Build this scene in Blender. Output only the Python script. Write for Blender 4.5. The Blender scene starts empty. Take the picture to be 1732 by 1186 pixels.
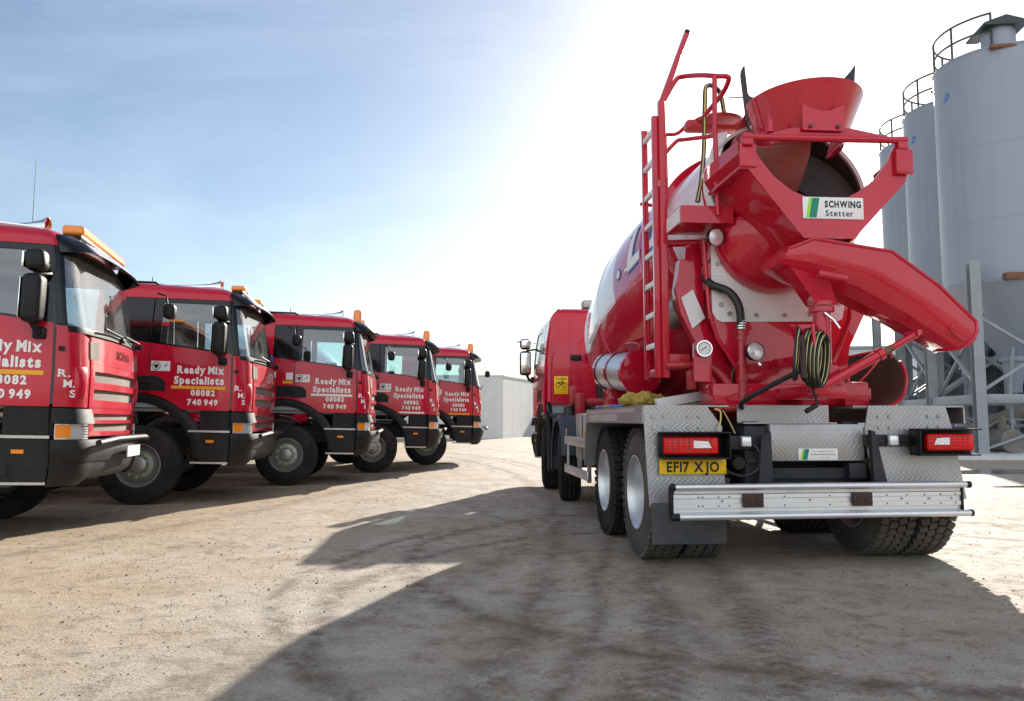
import bpy, bmesh, math, random
from math import sin, cos, pi, radians as R, sqrt, atan2
from mathutils import Vector, Matrix
random.seed(7)
C = bpy.context.scene.collection
SC = bpy.context.scene

# ------------------------------------------------------------------ camera, sky, sun, exposure
PITCH = 5.05
cd = bpy.data.cameras.new('camera'); cam = bpy.data.objects.new('camera', cd); C.objects.link(cam)
cd.sensor_width = 36; cd.lens = 27.96; cd.clip_end = 3000; cd.clip_start = .05
cam.location = (0, 0, 1.1); cam.rotation_euler = (R(90 + PITCH), 0, 0)
SC.camera = cam
SUN_EL, SUN_AZ = 22.6, 20.0
w = bpy.data.worlds.new('World'); SC.world = w; w.use_nodes = True
nt = w.node_tree; nt.nodes.clear()
sky = nt.nodes.new('ShaderNodeTexSky'); sky.sky_type = 'NISHITA'; sky.sun_disc = False
sky.sun_elevation = R(SUN_EL); sky.sun_rotation = R(SUN_AZ)
sky.air_density = 1.0; sky.dust_density = .6; sky.ozone_density = 1.3
bg = nt.nodes.new('ShaderNodeBackground'); bg.inputs[1].default_value = .064
wo = nt.nodes.new('ShaderNodeOutputWorld')
tg = nt.nodes.new('ShaderNodeTexCoord'); mpn = nt.nodes.new('ShaderNodeMapping'); mpn.inputs['Scale'].default_value = (1.2, 1.2, 3.4); mpn.inputs['Rotation'].default_value = (.2, .35, .3)
nz = nt.nodes.new('ShaderNodeTexNoise'); nz.inputs['Scale'].default_value = 1.7; nz.inputs['Detail'].default_value = 9; nz.inputs['Roughness'].default_value = .6; nz.inputs['Distortion'].default_value = .6
cr_ = nt.nodes.new('ShaderNodeValToRGB'); cr_.color_ramp.elements[0].position = .42; cr_.color_ramp.elements[1].position = .80; cr_.color_ramp.elements[1].color = (.16, .16, .16, 1)
mxs = nt.nodes.new('ShaderNodeMix'); mxs.data_type = 'RGBA'; mxs.inputs[7].default_value = (12.5, 13, 13.6, 1)      # thin high cloud
nt.links.new(tg.outputs['Generated'], mpn.inputs[0]); nt.links.new(mpn.outputs[0], nz.inputs['Vector']); nt.links.new(nz.outputs[0], cr_.inputs[0]); 
sxy = nt.nodes.new('ShaderNodeSeparateXYZ'); nt.links.new(tg.outputs['Generated'], sxy.inputs[0])
def wm(op, a, b_, clamp=False):
    q = nt.nodes.new('ShaderNodeMath'); q.operation = op; q.use_clamp = clamp
    for i, v in enumerate((a, b_)):
        if hasattr(v, 'links'): nt.links.new(v, q.inputs[i])
        else: q.inputs[i].default_value = v
    return q.outputs[0]
# cloud-bright fill added to the unseen half of the sky opposite the sun
sky_fill = wm('MULTIPLY', wm('MULTIPLY', wm('ADD', sxy.outputs[1], .05), -2.2, True), wm('ADD', nz.outputs[0], .35, True))
nt.links.new(wm('ADD', cr_.outputs[0], wm('MULTIPLY', sky_fill, .68), True), mxs.inputs[0]); nt.links.new(sky.outputs[0], mxs.inputs[6])
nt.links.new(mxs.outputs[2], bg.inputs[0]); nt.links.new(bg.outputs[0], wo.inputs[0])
sl = bpy.data.lights.new('sun', 'SUN'); sl.energy = 4.6; sl.angle = R(.53); sl.color = (1, .93, .82)
so = bpy.data.objects.new('sun', sl); C.objects.link(so)
sd = Vector((sin(R(SUN_AZ)) * cos(R(SUN_EL)), cos(R(SUN_AZ)) * cos(R(SUN_EL)), sin(R(SUN_EL))))
so.rotation_euler = sd.to_track_quat('Z', 'Y').to_euler(); so.location = sd * 60
SC.view_settings.view_transform = 'Standard'; SC.view_settings.look = 'None'
SC.view_settings.exposure = 1.12; SC.view_settings.gamma = 1
SC.render.engine = 'CYCLES'
SC.cycles.max_bounces = 8; SC.cycles.transparent_max_bounces = 16; SC.cycles.use_denoising = True
SC.cycles.caustics_reflective = False; SC.cycles.caustics_refractive = False

# ------------------------------------------------------------------ materials
def N(t, kind, **kw):
    n = t.nodes.new('ShaderNode' + kind)
    for k, v in kw.items(): setattr(n, k, v)
    return n
def ramp(t, src, stops, interp='LINEAR'):
    r = N(t, 'ValToRGB'); e = r.color_ramp.elements; r.color_ramp.interpolation = interp
    while len(e) < len(stops): e.new(.5)
    for x, (p, c) in zip(e, stops):
        x.position = p; x.color = (c, c, c, 1) if isinstance(c, (int, float)) else (*c, 1)
    t.links.new(src, r.inputs[0]); return r.outputs[0]
def mixc(t, f, a, b):
    m = N(t, 'Mix', data_type='RGBA')
    for s, v in ((m.inputs[0], f), (m.inputs[6], a), (m.inputs[7], b)):
        if hasattr(v, 'links'): t.links.new(v, s)
        elif isinstance(v, (int, float)): s.default_value = v
        else: s.default_value = (*v, 1)
    return m.outputs[2]
def noise(t, vec, scale, detail=4, rough=.55, dist=0):
    n = N(t, 'TexNoise'); n.inputs['Scale'].default_value = scale; n.inputs['Detail'].default_value = detail
    n.inputs['Roughness'].default_value = rough; n.inputs['Distortion'].default_value = dist
    if vec is not None: t.links.new(vec, n.inputs['Vector'])
    return n.outputs[0]
def mth(t, op, a, b=None, clamp=False):
    m = N(t, 'Math', operation=op, use_clamp=clamp)
    for i, v in enumerate((a, b)):
        if v is None: continue
        if hasattr(v, 'links'): t.links.new(v, m.inputs[i])
        else: m.inputs[i].default_value = v
    return m.outputs[0]
def bump(t, h, strength, dist=.01, normal=None):
    b = N(t, 'Bump'); b.inputs['Strength'].default_value = strength; b.inputs['Distance'].default_value = dist
    t.links.new(h, b.inputs['Height'])
    if normal is not None: t.links.new(normal, b.inputs['Normal'])
    return b.outputs[0]
def base(name):
    m = bpy.data.materials.new(name); m.use_nodes = True
    t = m.node_tree; p = t.nodes['Principled BSDF']; tc = N(t, 'TexCoord')
    return m, t, p, tc.outputs['Object']
def mat(name, col, rough=.5, metal=0, var=.12, scale=6, bmp=0, bscale=60, coat=0, dirt=0, dirtcol=(.30, .25, .20), spec=.5, rvar=.1):
    m, t, p, v = base(name)
    n = noise(t, v, scale)
    lo = tuple(c * (1 - var) for c in col); hi = tuple(min(1, c * (1 + var)) for c in col)
    c = mixc(t, n, lo, hi)
    r = mth(t, 'ADD', mth(t, 'MULTIPLY', noise(t, v, scale * 2.3), rvar * 2), rough - rvar, True)
    if dirt:
        f1 = ramp(t, noise(t, v, 3.1, 8, .68), [(.5 - dirt * .25, 0), (.78, 1)])
        f2 = ramp(t, noise(t, v, 55, 3, .7), [(.45, 0), (.75, 1)])
        f = mth(t, 'MULTIPLY', mth(t, 'ADD', mth(t, 'MULTIPLY', f1, .65), mth(t, 'MULTIPLY', f2, .45)), min(1, dirt), True)
        c = mixc(t, f, c, dirtcol); r = mth(t, 'ADD', r, mth(t, 'MULTIPLY', f, .4), True)
        if coat: t.links.new(mth(t, 'MULTIPLY', mth(t, 'SUBTRACT', 1, f, True), coat), p.inputs['Coat Weight'])
    elif coat: p.inputs['Coat Weight'].default_value = coat
    p.inputs['Coat Roughness'].default_value = .06
    t.links.new(c, p.inputs['Base Color']); t.links.new(r, p.inputs['Roughness'])
    p.inputs['Metallic'].default_value = metal; p.inputs['Specular IOR Level'].default_value = spec
    if bmp: t.links.new(bump(t, noise(t, v, bscale, 3), bmp), p.inputs['Normal'])
    return m
RED = (.54, .004, .028)
M = {}
M['red'] = mat('red_paint', RED, .38, 0, .10, 2.5, .012, 9, coat=1, spec=.12, dirt=.05, dirtcol=(.42, .30, .24))
M['red_dusty'] = mat('dusty_red_paint', RED, .38, 0, .10, 2.5, .012, 9, coat=.9, spec=.12, dirt=.09, dirtcol=(.36, .27, .22))
M['red_splash'] = mat('cement_splashed_paint', RED, .38, 0, .10, 2.5, .012, 9, coat=1, spec=.12, dirt=.15, dirtcol=(.40, .30, .25))
M['red_worn'] = mat('worn_red_paint', (.46, .014, .022), .42, 0, .2, 5, .06, 30, coat=.3, dirt=.35, dirtcol=(.26, .14, .10))
M['red_cement'] = mat('cement_splashed_red', (.40, .014, .02), .5, 0, .2, 5, .3, 40, dirt=1.0, dirtcol=(.30, .25, .19))
M['cement'] = mat('dried_cement', (.13, .11, .09), .85, 0, .35, 7, .6, 22)
M['cement_dark'] = mat('dark_cement_lining', (.06, .05, .045), .85, 0, .6, 5, .6, 18)
M['white'] = mat('white_paint', (.80, .80, .80), .35, 0, .03, 4, coat=.5)
M['white_dirty'] = mat('scuffed_white_paint', (.80, .79, .78), .42, 0, .04, 4, dirt=.12)
M['letter'] = mat('white_lettering', (.85, .84, .82), .5, 0, .03, 4)
M['yellow'] = mat('yellow_stripe', (.85, .42, .01), .45, 0, .05, 8)
M['plate'] = mat('yellow_number_plate', (.95, .56, .0), .5, 0, .04, 9)
M['black'] = mat('black_plastic', (.007, .0075, .009), .45, 0, .25, 8, .1, 160, dirt=.03, spec=.3)
M['blackdusty'] = mat('dusty_black_plastic', (.008, .0085, .010), .5, 0, .3, 6, .15, 90, dirt=.16, dirtcol=(.16, .14, .12), spec=.3)
M['blackgloss'] = mat('black_gloss', (.004, .0045, .006), .16, 0, .1, 5, coat=.35, spec=.3)
M['visor'] = mat('grey_visor', (.48, .49, .50), .3, 0, .08, 4, coat=.6, dirt=.15)
M['ink'] = mat('black_ink', (.012, .012, .014), .5, 0, .1, 9)
M['blue'] = mat('blue_print', (.02, .14, .52), .45, 0, .06, 9)
M['bluepale'] = mat('pale_blue_print', (.06, .22, .50), .45, 0, .06, 9)
M['green'] = mat('green_print', (.0, .23, .15), .45, 0, .05, 9)
M['lime'] = mat('lime_print', (.36, .72, .06), .45, 0, .05, 9)
M['rubber'] = mat('tyre_rubber', (.012, .012, .012), .82, 0, .3, 9, .35, 130, spec=.25, dirt=.36, dirtcol=(.17, .15, .13))
M['rubber_dust'] = mat('dusty_tyre_tread', (.05, .046, .042), .9, 0, .3, 9, .4, 90, dirt=.75, dirtcol=(.22, .19, .16))
M['flap'] = mat('grey_rubber_flap', (.05, .054, .06), .7, 0, .25, 7, .2, 40, dirt=.5, dirtcol=(.22, .20, .18))
M['hoseblack'] = mat('black_hose', (.014, .015, .016), .4, 0, .2, 12)
M['hoseyellow'] = mat('yellow_hose_stripe', (.70, .60, .20), .5, 0, .05, 12)
M['alu'] = mat('brushed_aluminium', (.72, .73, .74), .42, .9, .08, 14, .05, 120, dirt=.10, dirtcol=(.38, .34, .29))
M['aludirty'] = mat('dirty_aluminium', (.66, .66, .64), .42, .75, .12, 9, .05, 90, dirt=.5, dirtcol=(.26, .19, .13))
M['chrome'] = mat('chrome', (.85, .85, .86), .12, 1, .03, 6)
M['steel'] = mat('dull_steel', (.42, .42, .41), .45, .8, .2, 7, .1, 60, dirt=.3)
M['chassis'] = mat('chassis_grey', (.018, .021, .026), .6, .1, .3, 6, .1, 40, dirt=.25, dirtcol=(.10, .09, .075))
M['slate'] = mat('slate_blue_plastic', (.030, .045, .065), .55, 0, .15, 5, .1, 60, dirt=.25, dirtcol=(.2, .18, .16))
M['brown'] = mat('brown_rubber_pad', (.05, .026, .020), .75, 0, .3, 20, .2, 60)
M['wood'] = mat('weathered_wood', (.34, .27, .18), .8, 0, .3, 14, .3, 40)
M['amber'] = mat('amber_lens', (.95, .28, .01), .15, 0, .05, 6, coat=.8)
M['redlens'] = mat('red_lens', (.85, .004, .004), .3, 0, .06, 30, .1, 90, coat=.25, spec=.3)
M['redgrid'] = mat('dark_red_lens', (.30, .002, .004), .3, 0, .1, 20)
M['clearlens'] = mat('clear_lens', (.78, .80, .82), .08, .45, .15, 40, .25, 70, coat=1)
M['fleece'] = mat('yellow_fleece', (.55, .40, .10), .95, 0, .5, 22, 1, 70)
M['silo'] = mat('silo_paint', (.33, .36, .40), .42, 0, .05, .8, .03, 3, dirt=.10, dirtcol=(.27, .27, .27))
def silo_mat():
    m, t, p, v = base('silo_paint')
    n = noise(t, v, .7, 6, .6); mp = N(t, 'Mapping'); mp.inputs['Scale'].default_value = (3.2, 3.2, .12); t.links.new(v, mp.inputs[0])
    st = ramp(t, noise(t, mp.outputs[0], 1.6, 7, .65), [(.50, 0), (.74, 1)])
    c = mixc(t, n, (.26, .305, .38), (.32, .365, .44)); c = mixc(t, mth(t, 'MULTIPLY', st, .26), c, (.20, .20, .21))
    sp = ramp(t, noise(t, v, 11, 6, .7), [(.62, 0), (.72, 1)]); c = mixc(t, mth(t, 'MULTIPLY', sp, .35), c, (.42, .40, .37))
    t.links.new(c, p.inputs['Base Color']); t.links.new(ramp(t, n, [(.3, .34), (.7, .52)]), p.inputs['Roughness'])
    t.links.new(bump(t, noise(t, v, 1.1, 3), .10, .06), p.inputs['Normal']); return m
M['silo'] = silo_mat()
M['silosteel'] = mat('galvanised_steel', (.29, .315, .34), .5, .35, .14, 4, .08, 30, dirt=.32, dirtcol=(.26, .23, .20))
M['rail_dark'] = mat('dark_handrail', (.045, .06, .065), .5, .3, .2, 9)
M['dust'] = mat('cement_dusty_machine', (.20, .18, .155), .85, 0, .3, 4, .3, 20)
M['cladding'] = mat('dark_blue_cladding', (.045, .055, .07), .6, .1, .2, 2, .1, 8, dirt=.25, dirtcol=(.12, .11, .10))
M['cladwhite'] = mat('white_cladding', (.62, .64, .66), .5, 0, .05, 1.5)
M['rust'] = mat('rusty_steel', (.20, .10, .06), .8, .2, .4, 12, .3, 40)
M['lining'] = mat('cab_lining', (.26, .30, .32), .8, 0, .1, 6)
M['seat'] = mat('seat_fabric', (.035, .04, .048), .9, 0, .2, 20)

def glass(name, tint, gloss=.03, dust=.12):
    m = bpy.data.materials.new(name); m.use_nodes = True
    t = m.node_tree; t.nodes.clear()
    o = N(t, 'OutputMaterial'); tr = N(t, 'BsdfTransparent'); tr.inputs[0].default_value = (*tint, 1)
    g = N(t, 'BsdfGlossy'); g.inputs['Roughness'].default_value = gloss
    f = N(t, 'Fresnel'); f.inputs[0].default_value = 1.52
    d = N(t, 'BsdfDiffuse'); d.inputs[0].default_value = (.45, .43, .40, 1)
    tc = N(t, 'TexCoord'); n = noise(t, tc.outputs['Object'], 2.6, 6, .65)
    m1 = N(t, 'MixShader'); t.links.new(mth(t, 'MULTIPLY', ramp(t, n, [(.30, .15), (.80, 1)]), dust), m1.inputs[0])
    t.links.new(tr.outputs[0], m1.inputs[1]); t.links.new(d.outputs[0], m1.inputs[2])
    m2 = N(t, 'MixShader'); t.links.new(mth(t, 'ADD', f.outputs[0], .16), m2.inputs[0])
    t.links.new(m1.outputs[0], m2.inputs[1]); t.links.new(g.outputs[0], m2.inputs[2])
    t.links.new(m2.outputs[0], o.inputs[0]); return m
M['glass'] = glass('teal_cab_glass', (.64, .88, .92), dust=.16)
M['windscreen'] = glass('windscreen_glass', (.74, .92, .93), dust=.34)

def tread_plate():
    m, t, p, v = base('tread_plate')
    sx = N(t, 'SeparateXYZ'); t.links.new(v, sx.inputs[0])
    # rows of short raised bars, alternate rows leaning the other way
    u = mth(t, 'MULTIPLY', mth(t, 'ADD', sx.outputs[0], sx.outputs[1]), 24)
    z = mth(t, 'MULTIPLY', mth(t, 'ADD', sx.outputs[2], mth(t, 'MULTIPLY', sx.outputs[1], .6)), 24)
    a = mth(t, 'SINE', mth(t, 'MULTIPLY', mth(t, 'ADD', u, mth(t, 'MULTIPLY', mth(t, 'PINGPONG', z, 1), 1.0)), 6.283))
    b = mth(t, 'SINE', mth(t, 'MULTIPLY', z, 6.283))
    h = mth(t, 'MULTIPLY', a, mth(t, 'ADD', mth(t, 'MULTIPLY', b, .5), .5))
    n = noise(t, v, 7, 6, .6)
    c = mixc(t, n, (.34, .34, .35), (.50, .50, .50))
    c = mixc(t, mth(t, 'MULTIPLY', ramp(t, noise(t, v, 2.2, 8, .7), [(.42, 0), (.75, 1)]), .55), c, (.32, .28, .24))
    t.links.new(c, p.inputs['Base Color']); p.inputs['Metallic'].default_value = .75
    t.links.new(ramp(t, n, [(.2, .34), (.8, .55)]), p.inputs['Roughness'])
    t.links.new(bump(t, h, .16, .006), p.inputs['Normal']); return m
M['tread'] = tread_plate()

def drum_mat(name, band):
    # object space of the drum: z runs along the axle from the mouth to the front, +y is up, x sideways
    m, t, p, v = base(name)
    sx = N(t, 'SeparateXYZ'); t.links.new(v, sx.inputs[0]); x, y, z = sx.outputs
    r = mth(t, 'SQRT', mth(t, 'ADD', mth(t, 'MULTIPLY', x, x), mth(t, 'MULTIPLY', y, y)))
    up = mth(t, 'DIVIDE', y, r)
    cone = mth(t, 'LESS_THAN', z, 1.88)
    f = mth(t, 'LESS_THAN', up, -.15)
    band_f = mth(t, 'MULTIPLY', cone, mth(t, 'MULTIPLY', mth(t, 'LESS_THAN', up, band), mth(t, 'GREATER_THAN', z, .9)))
    # white between the roller ring and the mouth, a red mouth
    nose = mth(t, 'LESS_THAN', z, .66); f = mth(t, 'MULTIPLY', f, mth(t, 'SUBTRACT', 1, nose))
    f = mth(t, 'ADD', f, mth(t, 'LESS_THAN', z, .10), True)
    n = noise(t, v, 2.5)
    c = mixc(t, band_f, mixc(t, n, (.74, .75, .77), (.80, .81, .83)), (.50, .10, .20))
    c = mixc(t, f, c, mixc(t, n, (.48, .004, .024), (.55, .005, .030)))
    t.links.new(c, p.inputs['Base Color']); p.inputs['Roughness'].default_value = .36; p.inputs['Specular IOR Level'].default_value = .15; p.inputs['Coat Weight'].default_value = 1
    p.inputs['Coat Roughness'].default_value = .06
    t.links.new(bump(t, noise(t, v, 2.2, 2), .10, .05), p.inputs['Normal']); return m
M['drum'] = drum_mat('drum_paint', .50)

def concrete_mat():
    m, t, p, v = base('concrete_panels')
    n = noise(t, v, .8, 8, .65); n2 = noise(t, v, 9, 5, .6)
    c = mixc(t, n, (.60, .605, .60), (.76, .76, .75)); c = mixc(t, mth(t, 'MULTIPLY', n2, .3), c, (.30, .29, .27))
    mp = N(t, 'Mapping'); mp.inputs['Scale'].default_value = (5, 5, .35); t.links.new(v, mp.inputs[0])
    st = ramp(t, noise(t, mp.outputs[0], 1.0, 4), [(.55, 0), (.8, 1)])
    c = mixc(t, mth(t, 'MULTIPLY', st, .3), c, (.26, .25, .23))
    t.links.new(c, p.inputs['Base Color']); p.inputs['Roughness'].default_value = .9
    t.links.new(bump(t, n2, .3, .02), p.inputs['Normal']); return m
M['concrete'] = concrete_mat()

def ground_mat():
    m, t, p, v = base('dusty_yard')
    n1 = noise(t, v, .22, 6, .6); n2 = noise(t, v, 1.3, 9, .68, .5); n3 = noise(t, v, 6, 10, .74, .3); n4 = noise(t, v, 55, 4, .7)
    c = mixc(t, ramp(t, n2, [(.34, 0), (.62, 1)]), (.32, .275, .215), (.49, .45, .39))
    sxx = N(t, 'SeparateXYZ'); t.links.new(v, sxx.inputs[0])
    brown = mth(t, 'ADD', ramp(t, n1, [(.40, 0), (.62, .6)]), ramp(t, mth(t, 'MULTIPLY', mth(t, 'ADD', sxx.outputs[0], mth(t, 'MULTIPLY', n2, 2)), -.2), [(.0, 0), (.6, .75)]), True)
    c = mixc(t, brown, c, mixc(t, n2, (.34, .25, .165), (.51, .405, .29)))
    pat = ramp(t, n3, [(.50, 0), (.60, 1)]); big = ramp(t, noise(t, v, .9, 6, .7), [(.40, .25), (.62, 1)])
    c = mixc(t, mth(t, 'MULTIPLY', mth(t, 'MULTIPLY', pat, big), .62), c, (.145, .105, .07))
    c = mixc(t, mth(t, 'MULTIPLY', ramp(t, n4, [(.50, 0), (.66, 1)]), .6), c, (.16, .12, .09))
    vo = N(t, 'TexVoronoi'); vo.inputs['Scale'].default_value = 34; t.links.new(v, vo.inputs['Vector'])
    st = ramp(t, vo.outputs['Distance'], [(.10, 1), (.26, 0)])
    sel = ramp(t, noise(t, v, 3.0, 5, .6), [(.52, 0), (.66, 1)])
    st = mth(t, 'MULTIPLY', st, sel)
    c = mixc(t, mth(t, 'MULTIPLY', st, .45), c, (.20, .165, .14))
    # muddy wheel tracks left on the yard
    sx = N(t, 'SeparateXYZ'); t.links.new(v, sx.inputs[0])
    X = mth(t, 'ADD', sx.outputs[0], mth(t, 'MULTIPLY', mth(t, 'SUBTRACT', noise(t, v, .5, 2), .5), .5)); Y = sx.outputs[1]
    tr = None
    for cx, cy, rad, wd, a in [(2.5, 6.6, 3.33, .15, .7), (2.3, 4.9, 3.43, .13, .65), (2.4, 5.6, 3.9, .10, .6), (-38.6, 11.4, 40.0, .17, 1), (-38.6, 11.4, 39.65, .10, .6), (-38.3, 10.3, 40.02, .18, .8), (-39.5, 10.3, 40, .2, .55), (-22, 2, 23.0, .14, .4), (15, 5, 14.1, .2, .35), (-30, 16, 27.5, .25, .45), (-31, 18, 33, .3, .4)]:
        dx = mth(t, 'SUBTRACT', X, cx); dy = mth(t, 'SUBTRACT', Y, cy)
        d = mth(t, 'SQRT', mth(t, 'ADD', mth(t, 'MULTIPLY', dx, dx), mth(t, 'MULTIPLY', dy, dy)))
        e = mth(t, 'ABSOLUTE', mth(t, 'SUBTRACT', d, rad))
        f = mth(t, 'MULTIPLY', mth(t, 'MULTIPLY', mth(t, 'SUBTRACT', 1, mth(t, 'DIVIDE', e, wd), True), 1.6), a, True)
        if a > .79 and rad > 30:
            arc = mth(t, 'MULTIPLY', mth(t, 'ARCTAN2', dy, dx), rad * 58)
            ch = mth(t, 'ADD', mth(t, 'MULTIPLY', mth(t, 'SINE', mth(t, 'ADD', arc, mth(t, 'MULTIPLY', e, 50))), .22), .78, True)
            f = mth(t, 'MULTIPLY', f, ch)
        tr = f if tr is None else mth(t, 'MAXIMUM', tr, f)
    lug = ramp(t, noise(t, v, 5, 10, .8), [(.43, .0), (.58, 1)])
    trm = mth(t, 'MULTIPLY', tr, lug)
    c = mixc(t, mth(t, 'MULTIPLY', trm, .8), c, (.14, .10, .07))
    t.links.new(c, p.inputs['Base Color'])
    t.links.new(ramp(t, n3, [(.3, .62), (.7, .92)]), p.inputs['Roughness']); p.inputs['Specular IOR Level'].default_value = .25
    h = mth(t, 'ADD', mth(t, 'MULTIPLY', n3, .9), mth(t, 'MULTIPLY', st, .9))
    h = mth(t, 'ADD', h, mth(t, 'MULTIPLY', n4, .5)); h = mth(t, 'ADD', h, mth(t, 'MULTIPLY', n2, 1.2)); h = mth(t, 'SUBTRACT', h, mth(t, 'MULTIPLY', trm, .5))
    t.links.new(bump(t, h, .75, .03), p.inputs['Normal']); return m
M['ground'] = ground_mat()
M['stone'] = mat('pebble', (.22, .17, .13), .9, 0, .45, 3)
def water_mat():
    m, t, p, v = base('wet_ground')
    p.inputs['Base Color'].default_value = (.10, .085, .07, 1); p.inputs['Roughness'].default_value = .10
    t.links.new(bump(t, noise(t, v, 6, 4), .25, .02), p.inputs['Normal']); return m
M['water'] = water_mat()

# ------------------------------------------------------------------ mesh helpers
def smooth_path(pts, n=6):
    pts = [Vector(p) for p in pts]; out = []
    for i in range(len(pts) - 1):
        p0 = pts[max(i - 1, 0)]; p1 = pts[i]; p2 = pts[i + 1]; p3 = pts[min(i + 2, len(pts) - 1)]
        for k in range(n):
            u = k / n
            out.append(.5 * ((2 * p1) + (p2 - p0) * u + (2 * p0 - 5 * p1 + 4 * p2 - p3) * u * u + (3 * p1 - p0 - 3 * p2 + p3) * u ** 3))
    out.append(pts[-1]); return out
class MB:
    def __init__(s): s.b = bmesh.new()
    def _box(s, c, sz, rot, bev, seg):
        g = bmesh.ops.create_cube(s.b, size=1); vs = g['verts']
        bmesh.ops.scale(s.b, vec=sz, verts=vs)
        if bev:
            es = list({e for v in vs for e in v.link_edges})
            r = bmesh.ops.bevel(s.b, geom=es, offset=bev, segments=seg, profile=.5, affect='EDGES'); 
            vs = list({v for f in r['faces'] for v in f.verts} | {v for v in vs if v.is_valid})
        mt = Matrix.Translation(c)
        if rot is not None: mt = mt @ (rot.to_4x4() if hasattr(rot, 'to_4x4') else rot)
        bmesh.ops.transform(s.b, matrix=mt, verts=vs); return s
    def box(s, x0, x1, y0, y1, z0, z1, bev=0, seg=2, rot=None):
        return s._box(((x0 + x1) / 2, (y0 + y1) / 2, (z0 + z1) / 2), (abs(x1 - x0), abs(y1 - y0), abs(z1 - z0)), rot, bev, seg)
    def beam(s, a, b, w, h, bev=0, up=(0, 0, 1)):
        a, b = Vector(a), Vector(b); d = (b - a); L = d.length; d.normalize(); u = Vector(up)
        if abs(d.dot(u)) > .98: u = Vector((0, 1, 0))
        x = d.cross(u).normalized(); z = x.cross(d)
        rot = Matrix((x, d, z)).transposed()
        return s._box((a + b) / 2, (w, L, h), rot, bev, 2)
    def ring(s, c, x, y, r, n, ph=0):
        return [s.b.verts.new(c + (x * cos(ph + 2 * pi * i / n) + y * sin(ph + 2 * pi * i / n)) * r) for i in range(n)]
    def bridge(s, a, b, closed=True):
        n = len(a)
        for i in range(n if closed else n - 1):
            j = (i + 1) % n
            try: s.b.faces.new((a[i], a[j], b[j], b[i]))
            except ValueError: pass
    def cyl(s, a, b, r0, r1=None, n=20, cap=True):
        return s.tube([a, b], r0, n, cap, r1)
    def tube(s, pts, r, n=10, cap=True, r1=None, closed=False):
        pts = [Vector(p) for p in pts]; rings = []; m = len(pts); px = None
        for i, p in enumerate(pts):
            if closed: d = pts[(i + 1) % m] - pts[i - 1]
            else: d = (pts[min(i + 1, m - 1)] - pts[max(i - 1, 0)])
            d.normalize()
            if px is None:
                u = Vector((0, 0, 1)) if abs(d.z) < .9 else Vector((0, 1, 0))
                x = d.cross(u).normalized()
            else: x = (px - d * px.dot(d)).normalized()
            px = x; y = d.cross(x)
            rr = r if r1 is None else r + (r1 - r) * i / (m - 1)
            rings.append(s.ring(p, x, y, rr, n))
        for a, b in zip(rings, rings[1:]): s.bridge(a, b)
        if closed: s.bridge(rings[-1], rings[0])
        elif cap: s.b.faces.new(rings[0][::-1]); s.b.faces.new(rings[-1])
        return s
    def sphere(s, c, r, sc=(1, 1, 1), u=20, v=12):
        g = bmesh.ops.create_uvsphere(s.b, u_segments=u, v_segments=v, radius=r)
        bmesh.ops.transform(s.b, matrix=Matrix.Translation(c) @ Matrix.Diagonal((*sc, 1)), verts=g['verts']); return s
    def lathe(s, prof, o=(0, 0, 0), axis=(1, 0, 0), n=40, cap0=False, cap1=False, a0=0, a1=2 * pi):
        ax = Vector(axis).normalized(); u = Vector((0, 0, 1)) if abs(ax.z) < .9 else Vector((0, 1, 0))
        x = ax.cross(u).normalized(); y = ax.cross(x); o = Vector(o); rings = []
        full = abs(a1 - a0 - 2 * pi) < 1e-6; k = n if full else n + 1
        for h, r in prof:
            rings.append([s.b.verts.new(o + ax * h + (x * cos(a0 + (a1 - a0) * i / n) + y * sin(a0 + (a1 - a0) * i / n)) * r) for i in range(k)])
        for a, b in zip(rings, rings[1:]): s.bridge(a, b, full)
        if cap0: s.b.faces.new(rings[0])
        if cap1: s.b.faces.new(rings[-1])
        return s
    def prism(s, pts, d):
        d = Vector(d); a = [s.b.verts.new(Vector(p)) for p in pts]; b = [s.b.verts.new(Vector(p) + d) for p in pts]
        s.bridge(a, b); s.b.faces.new(a[::-1]); s.b.faces.new(b); return s
    def xz(s, pts, y, t): return s.prism([(x, y, z) for x, z in pts], (0, t, 0))
    def grid(s, f, nu, nv, thick=0, nf=None):
        g = [[s.b.verts.new(f(i / nu, j / nv)) for j in range(nv + 1)] for i in range(nu + 1)]
        for i in range(nu):
            for j in range(nv): s.b.faces.new((g[i][j], g[i + 1][j], g[i + 1][j + 1], g[i][j + 1]))
        if thick:
            h = [[s.b.verts.new(nf(i / nu, j / nv, thick)) for j in range(nv + 1)] for i in range(nu + 1)]
            for i in range(nu):
                for j in range(nv): s.b.faces.new((h[i][j], h[i][j + 1], h[i + 1][j + 1], h[i + 1][j]))
            for i in range(nu):
                s.b.faces.new((g[i][0], h[i][0], h[i + 1][0], g[i + 1][0])); s.b.faces.new((g[i][nv], g[i + 1][nv], h[i + 1][nv], h[i][nv]))
            for j in range(nv):
                s.b.faces.new((g[0][j], g[0][j + 1], h[0][j + 1], h[0][j])); s.b.faces.new((g[nu][j], h[nu][j], h[nu][j + 1], g[nu][j + 1]))
        return s
    def mesh(s, name, m, ang=38, recalc=True, solid=0):
        if recalc: bmesh.ops.recalc_face_normals(s.b, faces=s.b.faces)
        if solid: bmesh.ops.solidify(s.b, geom=s.b.faces[:], thickness=solid)
        me = bpy.data.meshes.new(name); s.b.to_mesh(me); s.b.free()
        me.materials.append(m)
        for f in me.polygons: f.use_smooth = True
        me.set_sharp_from_angle(angle=R(ang)); return me
    def build(s, name, m, parent=None, ang=38, recalc=True, label=None, solid=0):
        return link(name, s.mesh(name, m, ang, recalc, solid), parent, label)
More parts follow.
